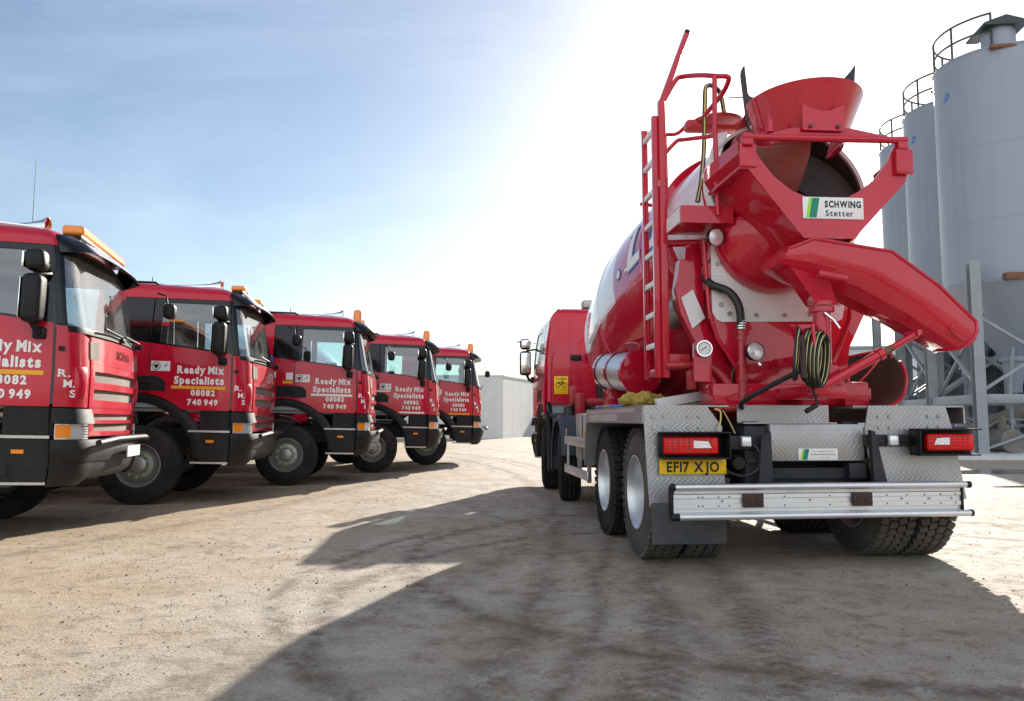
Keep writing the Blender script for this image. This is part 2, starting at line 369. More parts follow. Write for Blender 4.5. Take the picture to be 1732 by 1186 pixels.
def link(name, me, parent=None, label=None):
    o = bpy.data.objects.new(name, me); C.objects.link(o); o.parent = parent
    if label: o['label'] = label
    return o
def empty(name, loc=(0, 0, 0), rot=(0, 0, 0)):
    o = bpy.data.objects.new(name, None); C.objects.link(o); o.location = loc; o.rotation_euler = rot; o.empty_display_size = .3; return o
def tag(o, label=None, cat=None, group=None, kind=None):
    for k, v in (('label', label), ('category', cat), ('group', group), ('kind', kind)):
        if v: o[k] = v
    return o
def copy_tree(o, parent=None):
    c = o.copy(); C.objects.link(c); c.parent = parent
    for ch in list(o.children): copy_tree(ch, c)
    return c

# ------------------------------------------------------------------ lettering
SERIF = {'R': [(.14, 'b', .20), (.92, 'b', .10), (.1, 't', .12)], 'd': [(.84, 'b', .14), (.72, 't', .12)], 'y': [(.12, 'x', .2), (.9, 'x', .16)],
         'M': [(.06, 'b', .13), (.94, 'b', .13), (.04, 't', .08), (.96, 't', .08)], 'i': [(.5, 'b', .13), (.3, 'x', .1)], 'x': [(.14, 'b', .09), (.86, 'b', .09), (.14, 'x', .09), (.86, 'x', .09)],
         'p': [(.16, 'd', .2), (.08, 'x', .12)], 'l': [(.5, 'b', .13), (.3, 't', .1)], '7': [(.05, 't', .06)], '4': [(.72, 'b', .16)],
         'a': [(.93, 'b', .1)], 'L': [(.15, 'b', .24), (.15, 't', .26)], 'u': [(.1, 'x', .16), (.85, 'x', .12), (.92, 'b', .1)], 'S': [(.95, 't', .04)], '1': [(.5, 'b', .2)]}
def glyphs(s, bold=0.0, serif=False, track=1.0, shear=0.0):
    """flat lettering of cap height 1 from x=0 as a list of (verts, faces); returns also its width"""
    out = []; x = 0
    for ch in s:
        if ch == ' ': x += .34; continue
        cu = bpy.data.curves.new('t', 'FONT'); cu.body = ch; cu.offset = bold; cu.resolution_u = 3; cu.shear = shear
        ob = bpy.data.objects.new('t', cu); me = bpy.data.meshes.new_from_object(ob)
        vs = [Vector((v.co.x, v.co.y, 0)) / .73 for v in me.vertices]; fs = [tuple(p.vertices) for p in me.polygons]
        bpy.data.objects.remove(ob); bpy.data.curves.remove(cu); bpy.data.meshes.remove(me)
        if not vs: continue
        x0 = min(v.x for v in vs); x1 = max(v.x for v in vs); y0 = min(v.y for v in vs)
        vs = [Vector((v.x - x0 + x, v.y, 0)) for v in vs]; wd = x1 - x0
        out.append((vs, fs))
        if serif:
            for fr, k, hw in SERIF.get(ch, []):
                yb = {'b': 0, 't': .92, 'x': .66, 'd': y0}[k]; xc = x + fr * wd
                out.append(([Vector((xc - hw, yb, 1)), Vector((xc + hw, yb, 1)), Vector((xc + hw, yb + .085, 1)), Vector((xc - hw, yb + .085, 1))], [(0, 1, 2, 3)]))
        x += wd + .14 * track
    return out, x - .14 * track
def lettering(name, s, fmap, h, m, parent, align='L', width=None, label=None, cut=None, **kw):
    """fmap(x, y, lift) -> position; x, y in metres on the surface"""
    gl, wd = glyphs(s, **kw); kx = h if width is None else width / wd
    ox = {'L': 0, 'R': -wd * kx, 'C': -wd * kx / 2}[align]
    b = bmesh.new()
    for vs, fs in gl:
        nv = [b.verts.new((v.x * kx + ox, v.y * h, .0004 * v.z)) for v in vs]
        for f in fs:
            try: b.faces.new([nv[i] for i in f])
            except ValueError: pass
    if cut:
        for k in range(-4, 40):
            for no in ((0, 1, 0), (1, 0, 0)): bmesh.ops.bisect_plane(b, geom=b.verts[:] + b.edges[:] + b.faces[:], plane_co=(ox + k * cut, k * cut, 0), plane_no=no)
    for v in b.verts: v.co = fmap(v.co.x, v.co.y, v.co.z)
    me = bpy.data.meshes.new(name); b.to_mesh(me); b.free(); me.materials.append(m)
    return link(name, me, parent, label)
def facing(o, ux, uy, n):
    o, ux, uy, n = (Vector(q) for q in (o, ux, uy, n))
    return lambda x, y, l=0: o + ux * x + uy * y + n * l

# ------------------------------------------------------------------ the lorry cab: a surface S(u, z) with u 0 at the rear corner, .70 at the front corner, 1 on the centre line
def lerp_tab(tab, z):
    if z <= tab[0][0]: return tab[0][1]
    for (a, va), (b, vb) in zip(tab, tab[1:]):
        if z <= b: return va + (vb - va) * (z - a) / (b - a)
    return tab[-1][1]
YR, YS = -.55, 1.05
WT = [(.45, 1.20), (1.2, 1.235), (1.6, 1.24), (2.0, 1.235), (2.4, 1.20), (2.72, 1.145), (2.82, 1.11), (3, 1.06)]
FT = [(.45, 1.38), (.6, 1.46), (1.2, 1.45), (1.55, 1.45), (1.95, 1.42), (2.1, 1.38), (2.65, 1.27), (2.74, 1.23), (2.9, 1.10), (3, 1.0)]
def S(u, z):
    W_, F_ = lerp_tab(WT, z), lerp_tab(FT, z); rw = .36
    if u <= .70: return Vector((W_, YR + (YS - YR) * u / .70, z))
    if u <= .86:
        a = (u - .70) / .16 * pi / 2; e = 2 / 2.4
        return Vector((W_ - rw + rw * max(cos(a), 0) ** e, YS + (F_ - YS) * max(sin(a), 0) ** e, z))
    x = (W_ - rw) * (1 - (u - .86) / .14)
    return Vector((x, F_ + .07 * (1 - (x / (W_ - rw)) ** 2), z))
def SN(u, z):
    e = .004; u0, u1 = max(0, u - e), min(1, u + e)
    d = S(u1, z) - S(u0, z); v = S(u, z + .01) - S(u, z - .01)
    n = d.cross(v)
    if u >= 1: n.x = 0
    n.normalize(); return -n if n.x < -1e-6 or (abs(n.x) < 1e-6 and n.y < 0) else n
def U(y):
    if y > YS: return .70 + .16 * 2 / pi * math.asin(min(1, ((y - YS) / .40) ** 1.2))
    return .70 * (y - YR) / (YS - YR)          # y on the flat side -> u
def cab_pt(u, z, off=0): return S(u, z) + SN(u, z) * off
def val(f, u): return f(u) if callable(f) else f
def patch(mb, u0, u1, z0, z1, nu=8, nv=4, off=0, thick=-.02, side=1, flare=None):
    def f(a, b, t=0):
        u = u0 + (u1 - u0) * a; za, zb = val(z0, u), val(z1, u); z = za + (zb - za) * b
        o = off + t + (flare(a, b) if flare else 0)
        p = cab_pt(u, z, o); p.x *= side; return p
    mb.grid(f, nu, nv, thick, f); return mb
def yo(u): return YR + (YS - YR) * u / .70
def z_arch(u):
    y = yo(u); return max(1.225, .52 + sqrt(max(0, .93 ** 2 - y * y)))
def z_belt(u):
    y = yo(u) if u < .70 else YS + (u - .70) * 2.0
    return 2.125 - .12 * min(y, 1.2)
UDR, UDF, UWR, UWF, UCP, UWS = U(.165), .738, U(.28), U(.985), .852, .772
G = .0035
def make_cab(root, y0, dz=0):
    """all the parts of a cab under root; y0 = position of the front axle"""
    made = {}
    def put(mb, name, m, parent=root, ang=35, **k):
        me = mb.mesh(name, m, ang, **k); me.transform(Matrix.Translation((0, y0, dz)))
        return link(name, me, parent)
    sides = (1, -1)
    # red shell: quarter panels, roof, rear wall; a dark liner closes the gaps
    b = MB()
    for s in sides:
        patch(b, 0, UDR - G, z_arch, z_belt, 10, 6, side=s)
        patch(b, 0, U(-.20) - G, z_belt, 2.72, 6, 6, side=s)
        patch(b, UDR - .07, 1, 2.715 if False else 2.722, 2.80, 40, 3, side=s)
        patch(b, 0, UDR - .07, 2.722, 2.80, 10, 3, side=s)
    rings = []
    for z, k in [(2.80, 1), (2.85, .975), (2.90, .92), (2.94, .82), (2.965, .6), (2.975, .3), (2.978, .02)]:
        rg = []
        for s in sides:
            us = [i / 44 for i in range(45)]
            for u in (us if s == 1 else us[::-1][1:]):
                p = S(u, 2.80); p.x *= s
                c = Vector((0, .35, 0)); q = c + (Vector((p.x, p.y, 0)) - c) * k; q.z = z - .02 * (q.y - .3) * (z - 2.8) / .18 * 2; rg.append(b.b.verts.new(q))
        rings.append(rg)
    for p, q in zip(rings, rings[1:]): b.bridge(p, q)
    for (za, zb) in [(1.42, 2.80)]:
        b.box(-1.13, 1.13, YR - .012, YR + .02, za, zb, .004)
    for s in sides: b.tube([(s * 1.14, YR + .045, 1.46), (s * 1.14, YR + .045, 2.1), (s * 1.07, YR + .045, 2.74)], .075, 12)
    for x in (-.82, -.42, .0, .42, .82): b.box(x - .012, x + .012, YR - .026, YR - .012, 1.50, 2.72, .006)
    made['shell'] = put(b, 'cab_shell', M['red_dusty'])
    b = MB()
    for s in sides:
        patch(b, U(-.5), UCP, 1.25, z_belt, 20, 3, off=-.045, thick=-.01, side=s)
        patch(b, U(-.3), UWS + .005, 2.68, 2.82, 20, 3, off=-.05, thick=-.01, side=s)
        patch(b, UWF + .005, UWS, z_belt, 2.7, 6, 4, off=-.045, thick=-.01, side=s)
    patch(b, UCP - .02, 1, .95, 1.96, 6, 4, off=-.06, thick=-.01); patch(b, UCP - .02, 1, .95, 1.96, 6, 4, off=-.06, thick=-.01, side=-1)
    b.box(-1.15, 1.15, YR + .06, 1.1, 1.20, 1.24)
    b.box(-1.12, 1.12, 1.0, 1.34, 1.62, 2.0, .05)          # dashboard
    b.box(-1.1, 1.1, YR + .03, YR + .07, 1.24, 2.1)
    put(b, 'cab_lining', M['lining'])
    for s in sides:
        b = MB(); b.box(s * .62 - .25, s * .62 + .25, -.1, .40, 1.45, 1.62, .06, 3); b.box(s * .62 - .24, s * .62 + .24, -.22, -.06, 1.55, 2.22, .06, 3); b.box(s * .62 - .13, s * .62 + .13, -.22, -.10, 2.2, 2.42, .05, 3)
        put(b, 'seat', M['seat'])
    b = MB(); ring = [Vector((.62 + .22 * cos(a), .74 - .10 * sin(a), 1.93 + .19 * sin(a))) for a in [2 * pi * i / 24 for i in range(24)]]
    b.tube(ring, .016, 8, closed=True); b.cyl((.62, .74, 1.93), (.62, 1.02, 1.78), .035); b.beam((.42, .75, 1.93), (.82, .75, 1.93), .03, .03)
    put(b, 'steering_wheel', M['black'])
    b = MB()
    for s in sides:
        b = MB(); patch(b, U(-.20), UDR - G, z_belt, 2.715, 6, 5, off=.002, side=s); put(b, 'quarter_window', M['blackgloss'])
        b = MB(); patch(b, UDF + G, UWS - .001, z_belt, 2.715, 6, 6, side=s); put(b, 'black_pillar', M['blackgloss'])
    for s in sides:
        b = MB(); patch(b, UDR + G, UDF - G, z_arch, z_belt, 22, 6, off=.002, side=s)
        if s == 1 and False: pass
        door = put(b, 'door', M['red_dusty']); made['door%d' % s] = door
        b = MB(); e = .0005
        patch(b, UDR + G, UWR - e, z_belt, 2.715, 4, 6, off=.003, side=s); patch(b, UWF + e, UDF - G, z_belt, 2.715, 5, 6, off=.003, side=s)
        patch(b, UWR, UWF, 2.66, 2.715, 12, 1, off=.003, side=s); patch(b, UWR, UWF, z_belt, lambda u: z_belt(u) + .022, 12, 1, off=.003, side=s)
        put(b, 'window_frame', M['blackgloss'], door)
        b = MB(); patch(b, UWR, UWF, lambda u: z_belt(u) + .022, 2.66, 12, 6, off=-.008, thick=0, side=s); put(b, 'window', M['glass'], door)
        b = MB(); patch(b, U(-.12), U(.38), lambda u: max(1.47, z_arch(u) + .02), lambda u: 1.665 - .25 * max(0, yo(u) - .25) ** 2 * 18, 12, 3, off=.008, thick=-.012, side=s)
        b.box(s * 1.25, s * 1.262, .0, .2, 1.565, 1.60, .005)
        put(b, 'handle', M['blackdusty'], door)
    # corner panels, grille panel
    for s in sides:
        b = MB(); patch(b, UDF + G, UCP - .004, 1.225, lambda u: z_belt(u) - .02 - max(0, u - .775) * 1.2, 14, 8, off=.002, side=s)
        patch(b, .79, .842, 1.27, 1.60, 8, 8, off=.004, thick=-.006, side=s, flare=lambda a, q: .028 * sin(pi * a) ** .6 * sin(pi * q) ** .5)
        made['corner%d' % s] = put(b, 'corner_panel', M['red_dusty'])
        b = MB(); patch(b, .748, .762, 1.735, 1.775, 3, 2, off=.02, thick=-.03, side=s); put(b, 'side_marker', M['black'])
    b = MB()
    zs = [1.225, 1.30, 1.40, 1.47, 1.57, 1.64, 1.895]
    for s in sides:
        for k in (0, 2, 4, 5): patch(b, UCP, 1, zs[k] + (.002 if k else 0), zs[k + 1], 10, 3, off=.012, thick=-.05, side=s)
        patch(b, UCP, UCP + .016, 1.30, 1.64, 2, 6, off=.012, thick=-.05, side=s)
        patch(b, UCP, 1, .955, 1.0, 8, 2, off=.012, thick=-.05, side=s); patch(b, UCP, 1, 1.075, 1.11, 8, 2, off=.015, thick=-.05, side=s); patch(b, UCP, 1, 1.17, 1.222, 8, 2, off=.012, thick=-.05, side=s)
        patch(b, UCP, UCP + .02, 1.0, 1.17, 2, 4, off=.012, thick=-.05, side=s)
    made['grille'] = put(b, 'grille', M['red_dusty'])
    b = MB()
    for s in sides:
        patch(b, UCP + .012, 1, .97, 1.20, 8, 6, off=-.025, thick=-.01, side=s); patch(b, UCP + .012, 1, 1.27, 1.66, 8, 6, off=-.025, thick=-.01, side=s)
        patch(b, UCP - .004, UCP + .03, 1.68, 1.85, 5, 5, off=.0145, thick=-.012, side=s)
    put(b, 'grille_mesh', M['dust'])
    # windscreen, header, visor, wipers
    b = MB()
    for s in sides: patch(b, UWS, 1, lambda u: 1.965, 2.66, 20, 8, off=-.006, thick=0, side=s)
    put(b, 'windscreen', M['windscreen'])
    b = MB()
    for s in sides: patch(b, UWS, 1, 2.64, 2.72, 20, 2, off=.002, side=s)
    put(b, 'windscreen_header', M['black']); b = MB()
    for s in sides: patch(b, UWS - .002, 1, 1.915, 1.97, 20, 2, off=.004, side=s)
    put(b, 'scuttle', M['black'])
    for x0, x1 in ((-.75, -.1), (.05, .7)):
        b = MB(); b.tube([(x0, 1.50, 1.95), (x0 + .08, 1.52, 1.975), (x1, 1.50, 2.0)], .012, 6); b.box(x0 - .04, x0 + .04, 1.46, 1.53, 1.92, 1.965, .01); put(b, 'wiper', M['black'])
    b = MB()
    vz0, vz1 = (lambda u: 2.645 + .035 * (1 - u)), 2.83
    vf = lambda u, q: .16 * min(1, (u - UDF - .012) / (1 - UDF - .012) * 3.2) ** 1.2 * (1 - q * .75)
    for s in sides: patch(b, .855, 1, vz0, vz1, 18, 4, off=.012, thick=-.01, side=s, flare=lambda a, q: vf(.855 + .145 * a, q))
    put(b, 'sun_visor', M['visor'])
    for s in sides: b = MB(); patch(b, UDF + .012, .8545, vz0, vz1, 14, 4, off=.012, thick=-.01, side=s, flare=lambda a, q: vf(UDF + .012 + (.8545 - UDF - .012) * a, q)); put(b, 'visor_corner', M['blackgloss'])
    # step well, wheel arch
    for s in sides:
        b = MB(); patch(b, U(.84), UDF - G, .965, 1.215, 8, 3, off=-.02, side=s); patch(b, U(.84), UDF, .545, .935, 8, 3, off=-.005, thick=-.2, side=s); patch(b, UDF - .02, UCP, .96, 1.2, 8, 3, off=-.05, thick=-.02, side=s)
        made['step%d' % s] = put(b, 'step_panel', M['blackdusty'])
        b = MB(); patch(b, U(.70), UDF, .937, .962, 8, 1, off=.012, thick=-.1, side=s); put(b, 'step_tread', M['aludirty']); b = MB(); patch(b, U(.74), UDF, .522, .545, 8, 1, off=.012, thick=-.1, side=s); put(b, 'step_tread', M['aludirty'])
        b = MB(); patch(b, U(.93), U(1.03), .80, .835, 2, 1, off=.004, thick=-.01, side=s); put(b, 'marker_lamp', M['amber'])
        b = MB(); prof = [(.955, .0), (.955, .03), (.93, .05), (.86, .055), (.80, .04), (.79, .0), (.79, -.42), (.80, -.42), (.81, -.01), (.93, -.01)]
        n = 30; rr = []
        for i in range(n + 1):
            a = R(5) + R(183) * i / n
            rr.append([b.b.verts.new((s * (1.165 + dx), r * cos(a) * .98, .52 + r * sin(a))) for r, dx in prof])
        for p, q in zip(rr, rr[1:]): b.bridge(p, q)
        b.b.faces.new(rr[0]); b.b.faces.new(rr[-1][::-1]); put(b, 'wheel_arch', M['blackdusty'])
    # bumper and lamps
    b = MB()
    for s in sides:
        patch(b, UDF + .002, 1, lambda u: .50 + .05 * (u > .85), .72, 26, 3, off=.045, thick=-.12, side=s, flare=lambda a, q: -.05 * (1 - q) ** 2)
        patch(b, UDF + .002, 1, .722, .925, 26, 4, off=.045, thick=-.12, side=s, flare=lambda a, q: .02 * sin(pi * q) + .03 * a)
        patch(b, UDF + .002, UCP + .01, 1.075, 1.21, 14, 3, off=.02, thick=-.08, side=s, flare=lambda a, q: .035 * (1 - q))
    b.tube([(-1.05, 1.60, .90), (-.6, 1.65, .93), (.6, 1.65, .93), (1.05, 1.60, .90)], .03, 8)
    made['bumper'] = put(b, 'bumper', M['blackdusty'])
    for s in sides:
        b = MB(); patch(b, .748, UCP - .004, .93, 1.07, 10, 4, off=.018, thick=-.05, side=s); h = put(b, 'headlight', M['clearlens'])
        b = MB(); patch(b, .750, .785, .945, 1.06, 4, 4, off=.0215, thick=-.002, side=s); put(b, 'indicator', M['amber'], h)
        b = MB()
        for k in range(5): patch(b, .822, .852, .947 + k * .024, .956 + k * .024, 5, 1, off=.026, thick=-.004, side=s)
        put(b, 'lamp_guard', M['black'], h)
    # mirrors
    for s in sides:
        b = MB(); b.tube([(s * 1.17, 1.14, 2.44), (s * 1.28, 1.14, 2.42), (s * 1.36, 1.08, 2.40)], .018, 8); put(b, 'mirror_arm', M['black'])
        b = MB(); b.tube([(s * 1.24, 1.10, 1.90), (s * 1.30, 1.10, 1.88), (s * 1.35, 1.06, 1.97)], .028, 8); b.box(s * 1.215, s * 1.28, 1.04, 1.15, 1.83, 1.94, .02); put(b, 'mirror_arm', M['black'])
        b = MB(); b.box(s * 1.27, s * 1.48, .98, 1.15, 1.96, 2.40, .06, 4); h = put(b, 'mirror', M['blackgloss' if s == 9 else 'black'], ang=60)
        b = MB(); b.box(s * 1.29, s * 1.46, .972, .98, 2.0, 2.36, .003); put(b, 'mirror_glass', M['chrome'], h)
        b = MB(); b.box(s * 1.28, s * 1.47, .99, 1.16, 2.425, 2.62, .055, 4, rot=Matrix.Rotation(R(8), 3, 'X')); h = put(b, 'mirror', M['black'], ang=60)
        b = MB(); b.box(s * 1.30, s * 1.45, .972, .99, 2.45, 2.59, .003); put(b, 'mirror_glass', M['chrome'], h)
    # front mirror hanging from the nearside corner of the visor
    b = MB(); b.tube([(-.93, 1.62, 2.62), (-.95, 1.72, 2.60), (-.95, 1.74, 2.50)], .012, 6); b.box(-1.05, -.85, 1.70, 1.84, 2.32, 2.50, .05, 3); put(b, 'kerb_mirror', M['black'], ang=60)
    # roof: rails and air horns
    for s in sides: b = MB(); b.tube([(s * .98, -.42, 2.88), (s * .97, -.36, 2.955), (s * .97, .10, 2.955), (s * .97, .18, 2.89)], .016, 8); put(b, 'roof_rail', M['black'])
    return made

# ------------------------------------------------------------------ wheels
def tyre_mesh(name, m, wd, drive):
    b = MB(); h = wd / 2; ro = .52
    prof = [(-h + .03, .285), (-h + .005, .31), (-h, .36), (-h + .004, .42), (-h + .02, .475), (-h + .038, .505), (-h + .055, ro)]
    g = [-.075, -.03, .03, .075]
    if not drive:
        for x in (-.085, -.03, .03, .085): prof += [(x - .008, ro), (x - .005, ro - .016), (x + .005, ro - .016), (x + .008, ro)]
    else: prof = [(p, r if r < .5 else r - .017) for p, r in prof]
    left = [q for q in prof if q[0] < -.1] if drive else prof
    if drive: prof = left + [(-x, r) for x, r in left[::-1]]
    else: prof = prof + [(-x, r) for x, r in prof[:7][::-1]]
    b.lathe(prof, n=72)
    for x in (-h + .003, h - .003):
        pass
    if drive:
        n = 46
        for i in range(n):
            a = 2 * pi * i / n
            for k, (x, wx) in enumerate(((-.108, .062), (-.036, .058), (.036, .058), (.108, .062))):
                aa = a + (.5 * 2 * pi / n if k % 2 else 0)
                mt = Matrix.Rotation(aa, 4, 'X') @ Matrix.Translation((x, 0, .508)) @ Matrix.Rotation(R(14 if k < 2 else -14), 4, 'Z')
                g_ = bmesh.ops.create_cube(b.b, size=1); bmesh.ops.scale(b.b, vec=(wx, .050, .034), verts=g_['verts'])
                bmesh.ops.transform(b.b, matrix=mt, verts=g_['verts'])
            for x, sg in ((-h + .032, 1), (h - .032, -1)):
                mt = Matrix.Rotation(a + .3 * 2 * pi / n, 4, 'X') @ Matrix.Translation((x, 0, .488)) @ Matrix.Rotation(R(sg * 32), 4, 'Y')
                g_ = bmesh.ops.create_cube(b.b, size=1); bmesh.ops.scale(b.b, vec=(.022, .034, .05), verts=g_['verts'])
                bmesh.ops.transform(b.b, matrix=mt, verts=g_['verts'])
    return b.mesh(name, m, 30)
def rim_front():
    b = MB(); b.lathe([(.10, .295), (.125, .30), (.13, .285), (.105, .268), (.06, .255), (.03, .235), (.05, .21), (.085, .185), (.095, .14), (.095, .12), (.125, .105), (.135, .09), (.138, .0)], n=48)
    b.lathe([(-.12, .295), (.10, .29)], n=48)
    for i in range(10):
        a = 2 * pi * i / 10; p = Vector((.09, .155 * cos(a), .155 * sin(a))); b.cyl(p, p + Vector((.035, 0, 0)), .017, n=6)
    return b.mesh('wheel', M['steel'], 40)
def nut_ring():
    b = MB()
    for i in range(10):
        a = 2 * pi * i / 10; p = Vector((.126, .155 * cos(a), .155 * sin(a))); b.cyl(p, p + Vector((.02, 0, 0)), .013, n=6)
        q = Vector((.13, .155 * cos(a) * 1.16, .155 * sin(a) * 1.16)); b.beam(p + Vector((.004, 0, 0)), q, .012, .006)
    return b.mesh('wheel_nuts', M['lime'], 40)
def rim_rear():
    b = MB(); b.lathe([(.13, .295), (.145, .302), (.148, .288), (.13, .275), (.08, .262), (-.02, .25), (-.10, .235), (-.115, .20), (-.10, .15), (-.09, .14), (-.02, .125), (.02, .115), (.035, .08), (.038, .0)], n=56)
    for i in range(10):
        a = 2 * pi * i / 10; p = Vector((-.10, .168 * cos(a), .168 * sin(a))); b.cyl(p, p + Vector((.04, 0, 0)), .016, n=6)
    return b.mesh('wheel', M['alu'], 40)
RIMF, RIMR, NUTS = rim_front(), rim_rear(), nut_ring()
TYF, TYD = tyre_mesh('tyre', M['rubber'], .31, False), tyre_mesh('tyre', M['rubber'], .29, True)
TYD2 = TYD.copy(); TYD2.materials[0] = M['rubber_dust']
def wheel(root, x, y, kind, steer=0, nuts=True):
    s = 1 if x > 0 else -1
    o = link('wheel', RIMF if kind == 'f' else RIMR, root); o.location = (x, y, .52)
    o.rotation_euler = (R(random.uniform(0, 30)), 0, (0 if s > 0 else pi) + R(steer))
    link('tyre', TYF if kind == 'f' else (TYD2 if kind == 'd2' else TYD), o)
    if kind == 'f' and nuts: link('wheel_nuts', NUTS, o)
    return o
def inner_wheel(root, x, y, kind):
    o = link('wheel', RIMR, root); o.location = (x, y, .52); o.rotation_euler = (.3, 0, pi if x > 0 else 0); link('tyre', TYD2 if kind == 'd2' else TYD, o)

def chassis(root, ya, yb, axles):
    b = MB()
    for s in (-1, 1):
        b.box(s * .36, s * .44, ya, yb, .74, 1.02, .008); b.beam((s * .40, ya, 1.06), (s * .40, yb - 1.6, 1.06), .12, .07)
    for y in axles:
        b.cyl((-.95, y, .52), (.95, y, .52), .07); b.sphere((0, y, .52), .2, (1, 1.2, 1)); b.box(-.45, .45, y - .05, y + .05, .6, .8)
        for s in (-1, 1):
            for k in range(4): b.beam((s * .46, y - .6 + k * .06, .80 - k * .03), (s * .46, y + .6 - k * .06, .80 - k * .03), .08, .025)
    b.beam((0, ya + 1, .78), (0, yb - .6, .85), .12, .12)
    for y in (ya + .3, ya + 1.6, ya + 3.2, yb - 1.2): b.box(-.36, .36, y - .04, y + .04, .78, .98)
    return b.build('chassis', M['chassis'], root)
def drum_mesh(inner=False):
    prof = [(0, .65), (.03, .67), (.34, .755), (.70, .845), (1.2, .985), (1.9, 1.12), (2.45, 1.19), (3.3, 1.19), (4.0, .97), (4.5, .72), (4.75, .55)]
    b = MB()
    if inner:
        b.lathe([(.004, .65)] + [(h + .01, r - .03) for h, r in prof[2:]] + [(4.7, .02)], axis=(0, 0, 1), n=48); return b.mesh('drum_lining', M['cement_dark'], 40)
    b.lathe(prof, axis=(0, 0, 1), n=72); b.lathe([(4.75, .55), (4.78, .3), (4.78, .02)], axis=(0, 0, 1), n=72)
    for z, r in ((2.45, 1.19), (3.3, 1.19), (1.2, .985)): b.lathe([(z - .012, r - .004), (z - .008, r + .006), (z + .008, r + .006), (z + .012, r - .004)], axis=(0, 0, 1), n=72)
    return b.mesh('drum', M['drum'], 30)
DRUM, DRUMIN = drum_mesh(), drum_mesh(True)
b = MB(); b.lathe([(.72, .80), (.72, .905), (.735, .92), (.85, .92), (.865, .905), (.865, .83)], axis=(0, 0, 1), n=72); ROLLER = b.mesh('roller_ring', M['red'], 30)
def drum_frame(rear, front):
    """rotation with local z from the mouth forwards along the axle, local y upwards"""
    z = (Vector(front) - Vector(rear)).normalized(); x = Vector((0, 1, 0)) if False else Vector((-1, 0, 0))
    y = z.cross(x).normalized(); x = y.cross(z)
    return Matrix((x, y, z)).transposed()
def put_drum(root, rear, front):
    rot = drum_frame(rear, front).to_euler(); out = []
    d = link('drum', DRUM, root); d.location = rear; d.rotation_euler = rot
    link('drum_lining', DRUMIN, d); link('roller_ring', ROLLER, d)
    return d

# ------------------------------------------------------------------ the setting
b = MB()
xs = [-900, -300, -100, -40, -20, -10, -5, 0, 5, 10, 20, 40, 100, 300, 900]
g = [[b.b.verts.new((x, y + 300, 0)) for y in [-900, -500, -320, -300, -290, -280, -270, -240, -150, 0, 300, 900]] for x in xs]
for i in range(len(g) - 1):
    for j in range(len(g[0]) - 1): b.b.faces.new((g[i][j], g[i + 1][j], g[i + 1][j + 1], g[i][j + 1]))
tag(b.build('ground', M['ground']), kind='structure')
# wet patch by the silos
def blob(name, cx, cy, rx, ry, m, z=.004, n=40, seed=1, ang=0):
    rnd = random.Random(seed); ph = [rnd.uniform(0, 6.28) for _ in range(4)]; b = MB(); vs = []
    for i in range(n):
        a = 2 * pi * i / n; k = 1 + .16 * sin(2 * a + ph[0]) + .12 * sin(3 * a + ph[1]) + .08 * sin(5 * a + ph[2])
        x, y = rx * k * cos(a), ry * k * sin(a); vs.append(b.b.verts.new((cx + x * cos(ang) - y * sin(ang), cy + x * sin(ang) + y * cos(ang), z)))
    b.b.faces.new(vs); return b.build(name, m)
tag(blob('water', 12.6, 17.6, 3.3, .9, M['water'], seed=3, ang=.12), kind='structure')
tag(blob('water', 10.6, 13.6, 2.4, .45, M['water'], seed=5, ang=.1), kind='structure')
# loose stones strewn over the yard
b = MB(); rnd = random.Random(11)
for i in range(9000):
    d = 2.2 + 16 * rnd.random() ** 1.9; a = rnd.uniform(-.62, .62); x, y = d * sin(a), d * cos(a)
    if sin(x * 1.7 + 1.3 * sin(y * .9)) + sin(y * 1.3 + x * .4) < rnd.uniform(-1.6, .9): continue
    r = rnd.uniform(.0025, .0065) * (1.9 if rnd.random() < .05 else 1)
    g = [b.b.verts.new((x + r * p[0] * rnd.uniform(.7, 1.4), y + r * p[1] * rnd.uniform(.7, 1.4), max(-.002, r * (p[2] + .4) * rnd.uniform(.6, 1)))) for p in ((1, 0, 0), (0, 1, 0), (-1, 0, 0), (0, -1, 0), (0, 0, 1), (0, 0, -1))]
    for q in ((0, 1, 4), (1, 2, 4), (2, 3, 4), (3, 0, 4), (1, 0, 5), (2, 1, 5), (3, 2, 5), (0, 3, 5)): b.b.faces.new([g[k] for k in q])
tag(b.build('gravel', M['stone'], ang=20), 'small loose stones scattered over the dusty yard', kind='stuff')

# concrete wall at the back of the yard: two wings meeting at a corner
wr = empty('concrete_wall', (-.6, 49.5, 0)); tag(wr, 'pale concrete panel wall standing at the far end of the yard', 'wall')
def wing(a, bb, n, h0, h1):
    a, bb = Vector(a), Vector(bb); d = (bb - a).normalized(); nn = Vector((d.y, -d.x, 0)); L_ = (bb - a).length
    for i in range(n):
        p, q = a + d * (L_ * i / n + .012), a + d * (L_ * (i + 1) / n - .012); ha, hb = h0 + (h1 - h0) * i / n, h0 + (h1 - h0) * (i + 1) / n
        m = MB(); m.prism([p, q, q + Vector((0, 0, hb)), p + Vector((0, 0, ha))], -nn * .22); m.build('wall_panel', M['concrete'], wr)
    m = MB(); m.beam(a + Vector((0, 0, h0 + .05)) - nn * .11, bb + Vector((0, 0, h1 + .05)) - nn * .11, .3, .10); m.build('coping', M['concrete'], wr)
    m = MB(); m.prism([a - nn * .03, bb - nn * .03, bb - nn * .03 + Vector((0, 0, h1)), a - nn * .03 + Vector((0, 0, h0))], -nn * .1); m.build('wall_core', M['concrete'], wr)
wing((-14, .5, 0), (-.0, .0, 0), 6, 3.85, 3.85)
wing((.02, .02, 0), (3.6, 14, 0), 6, 3.85, 4.0)
wing((3.7, 14.2, 0), (24, 16, 0), 8, 4.0, 4.0)
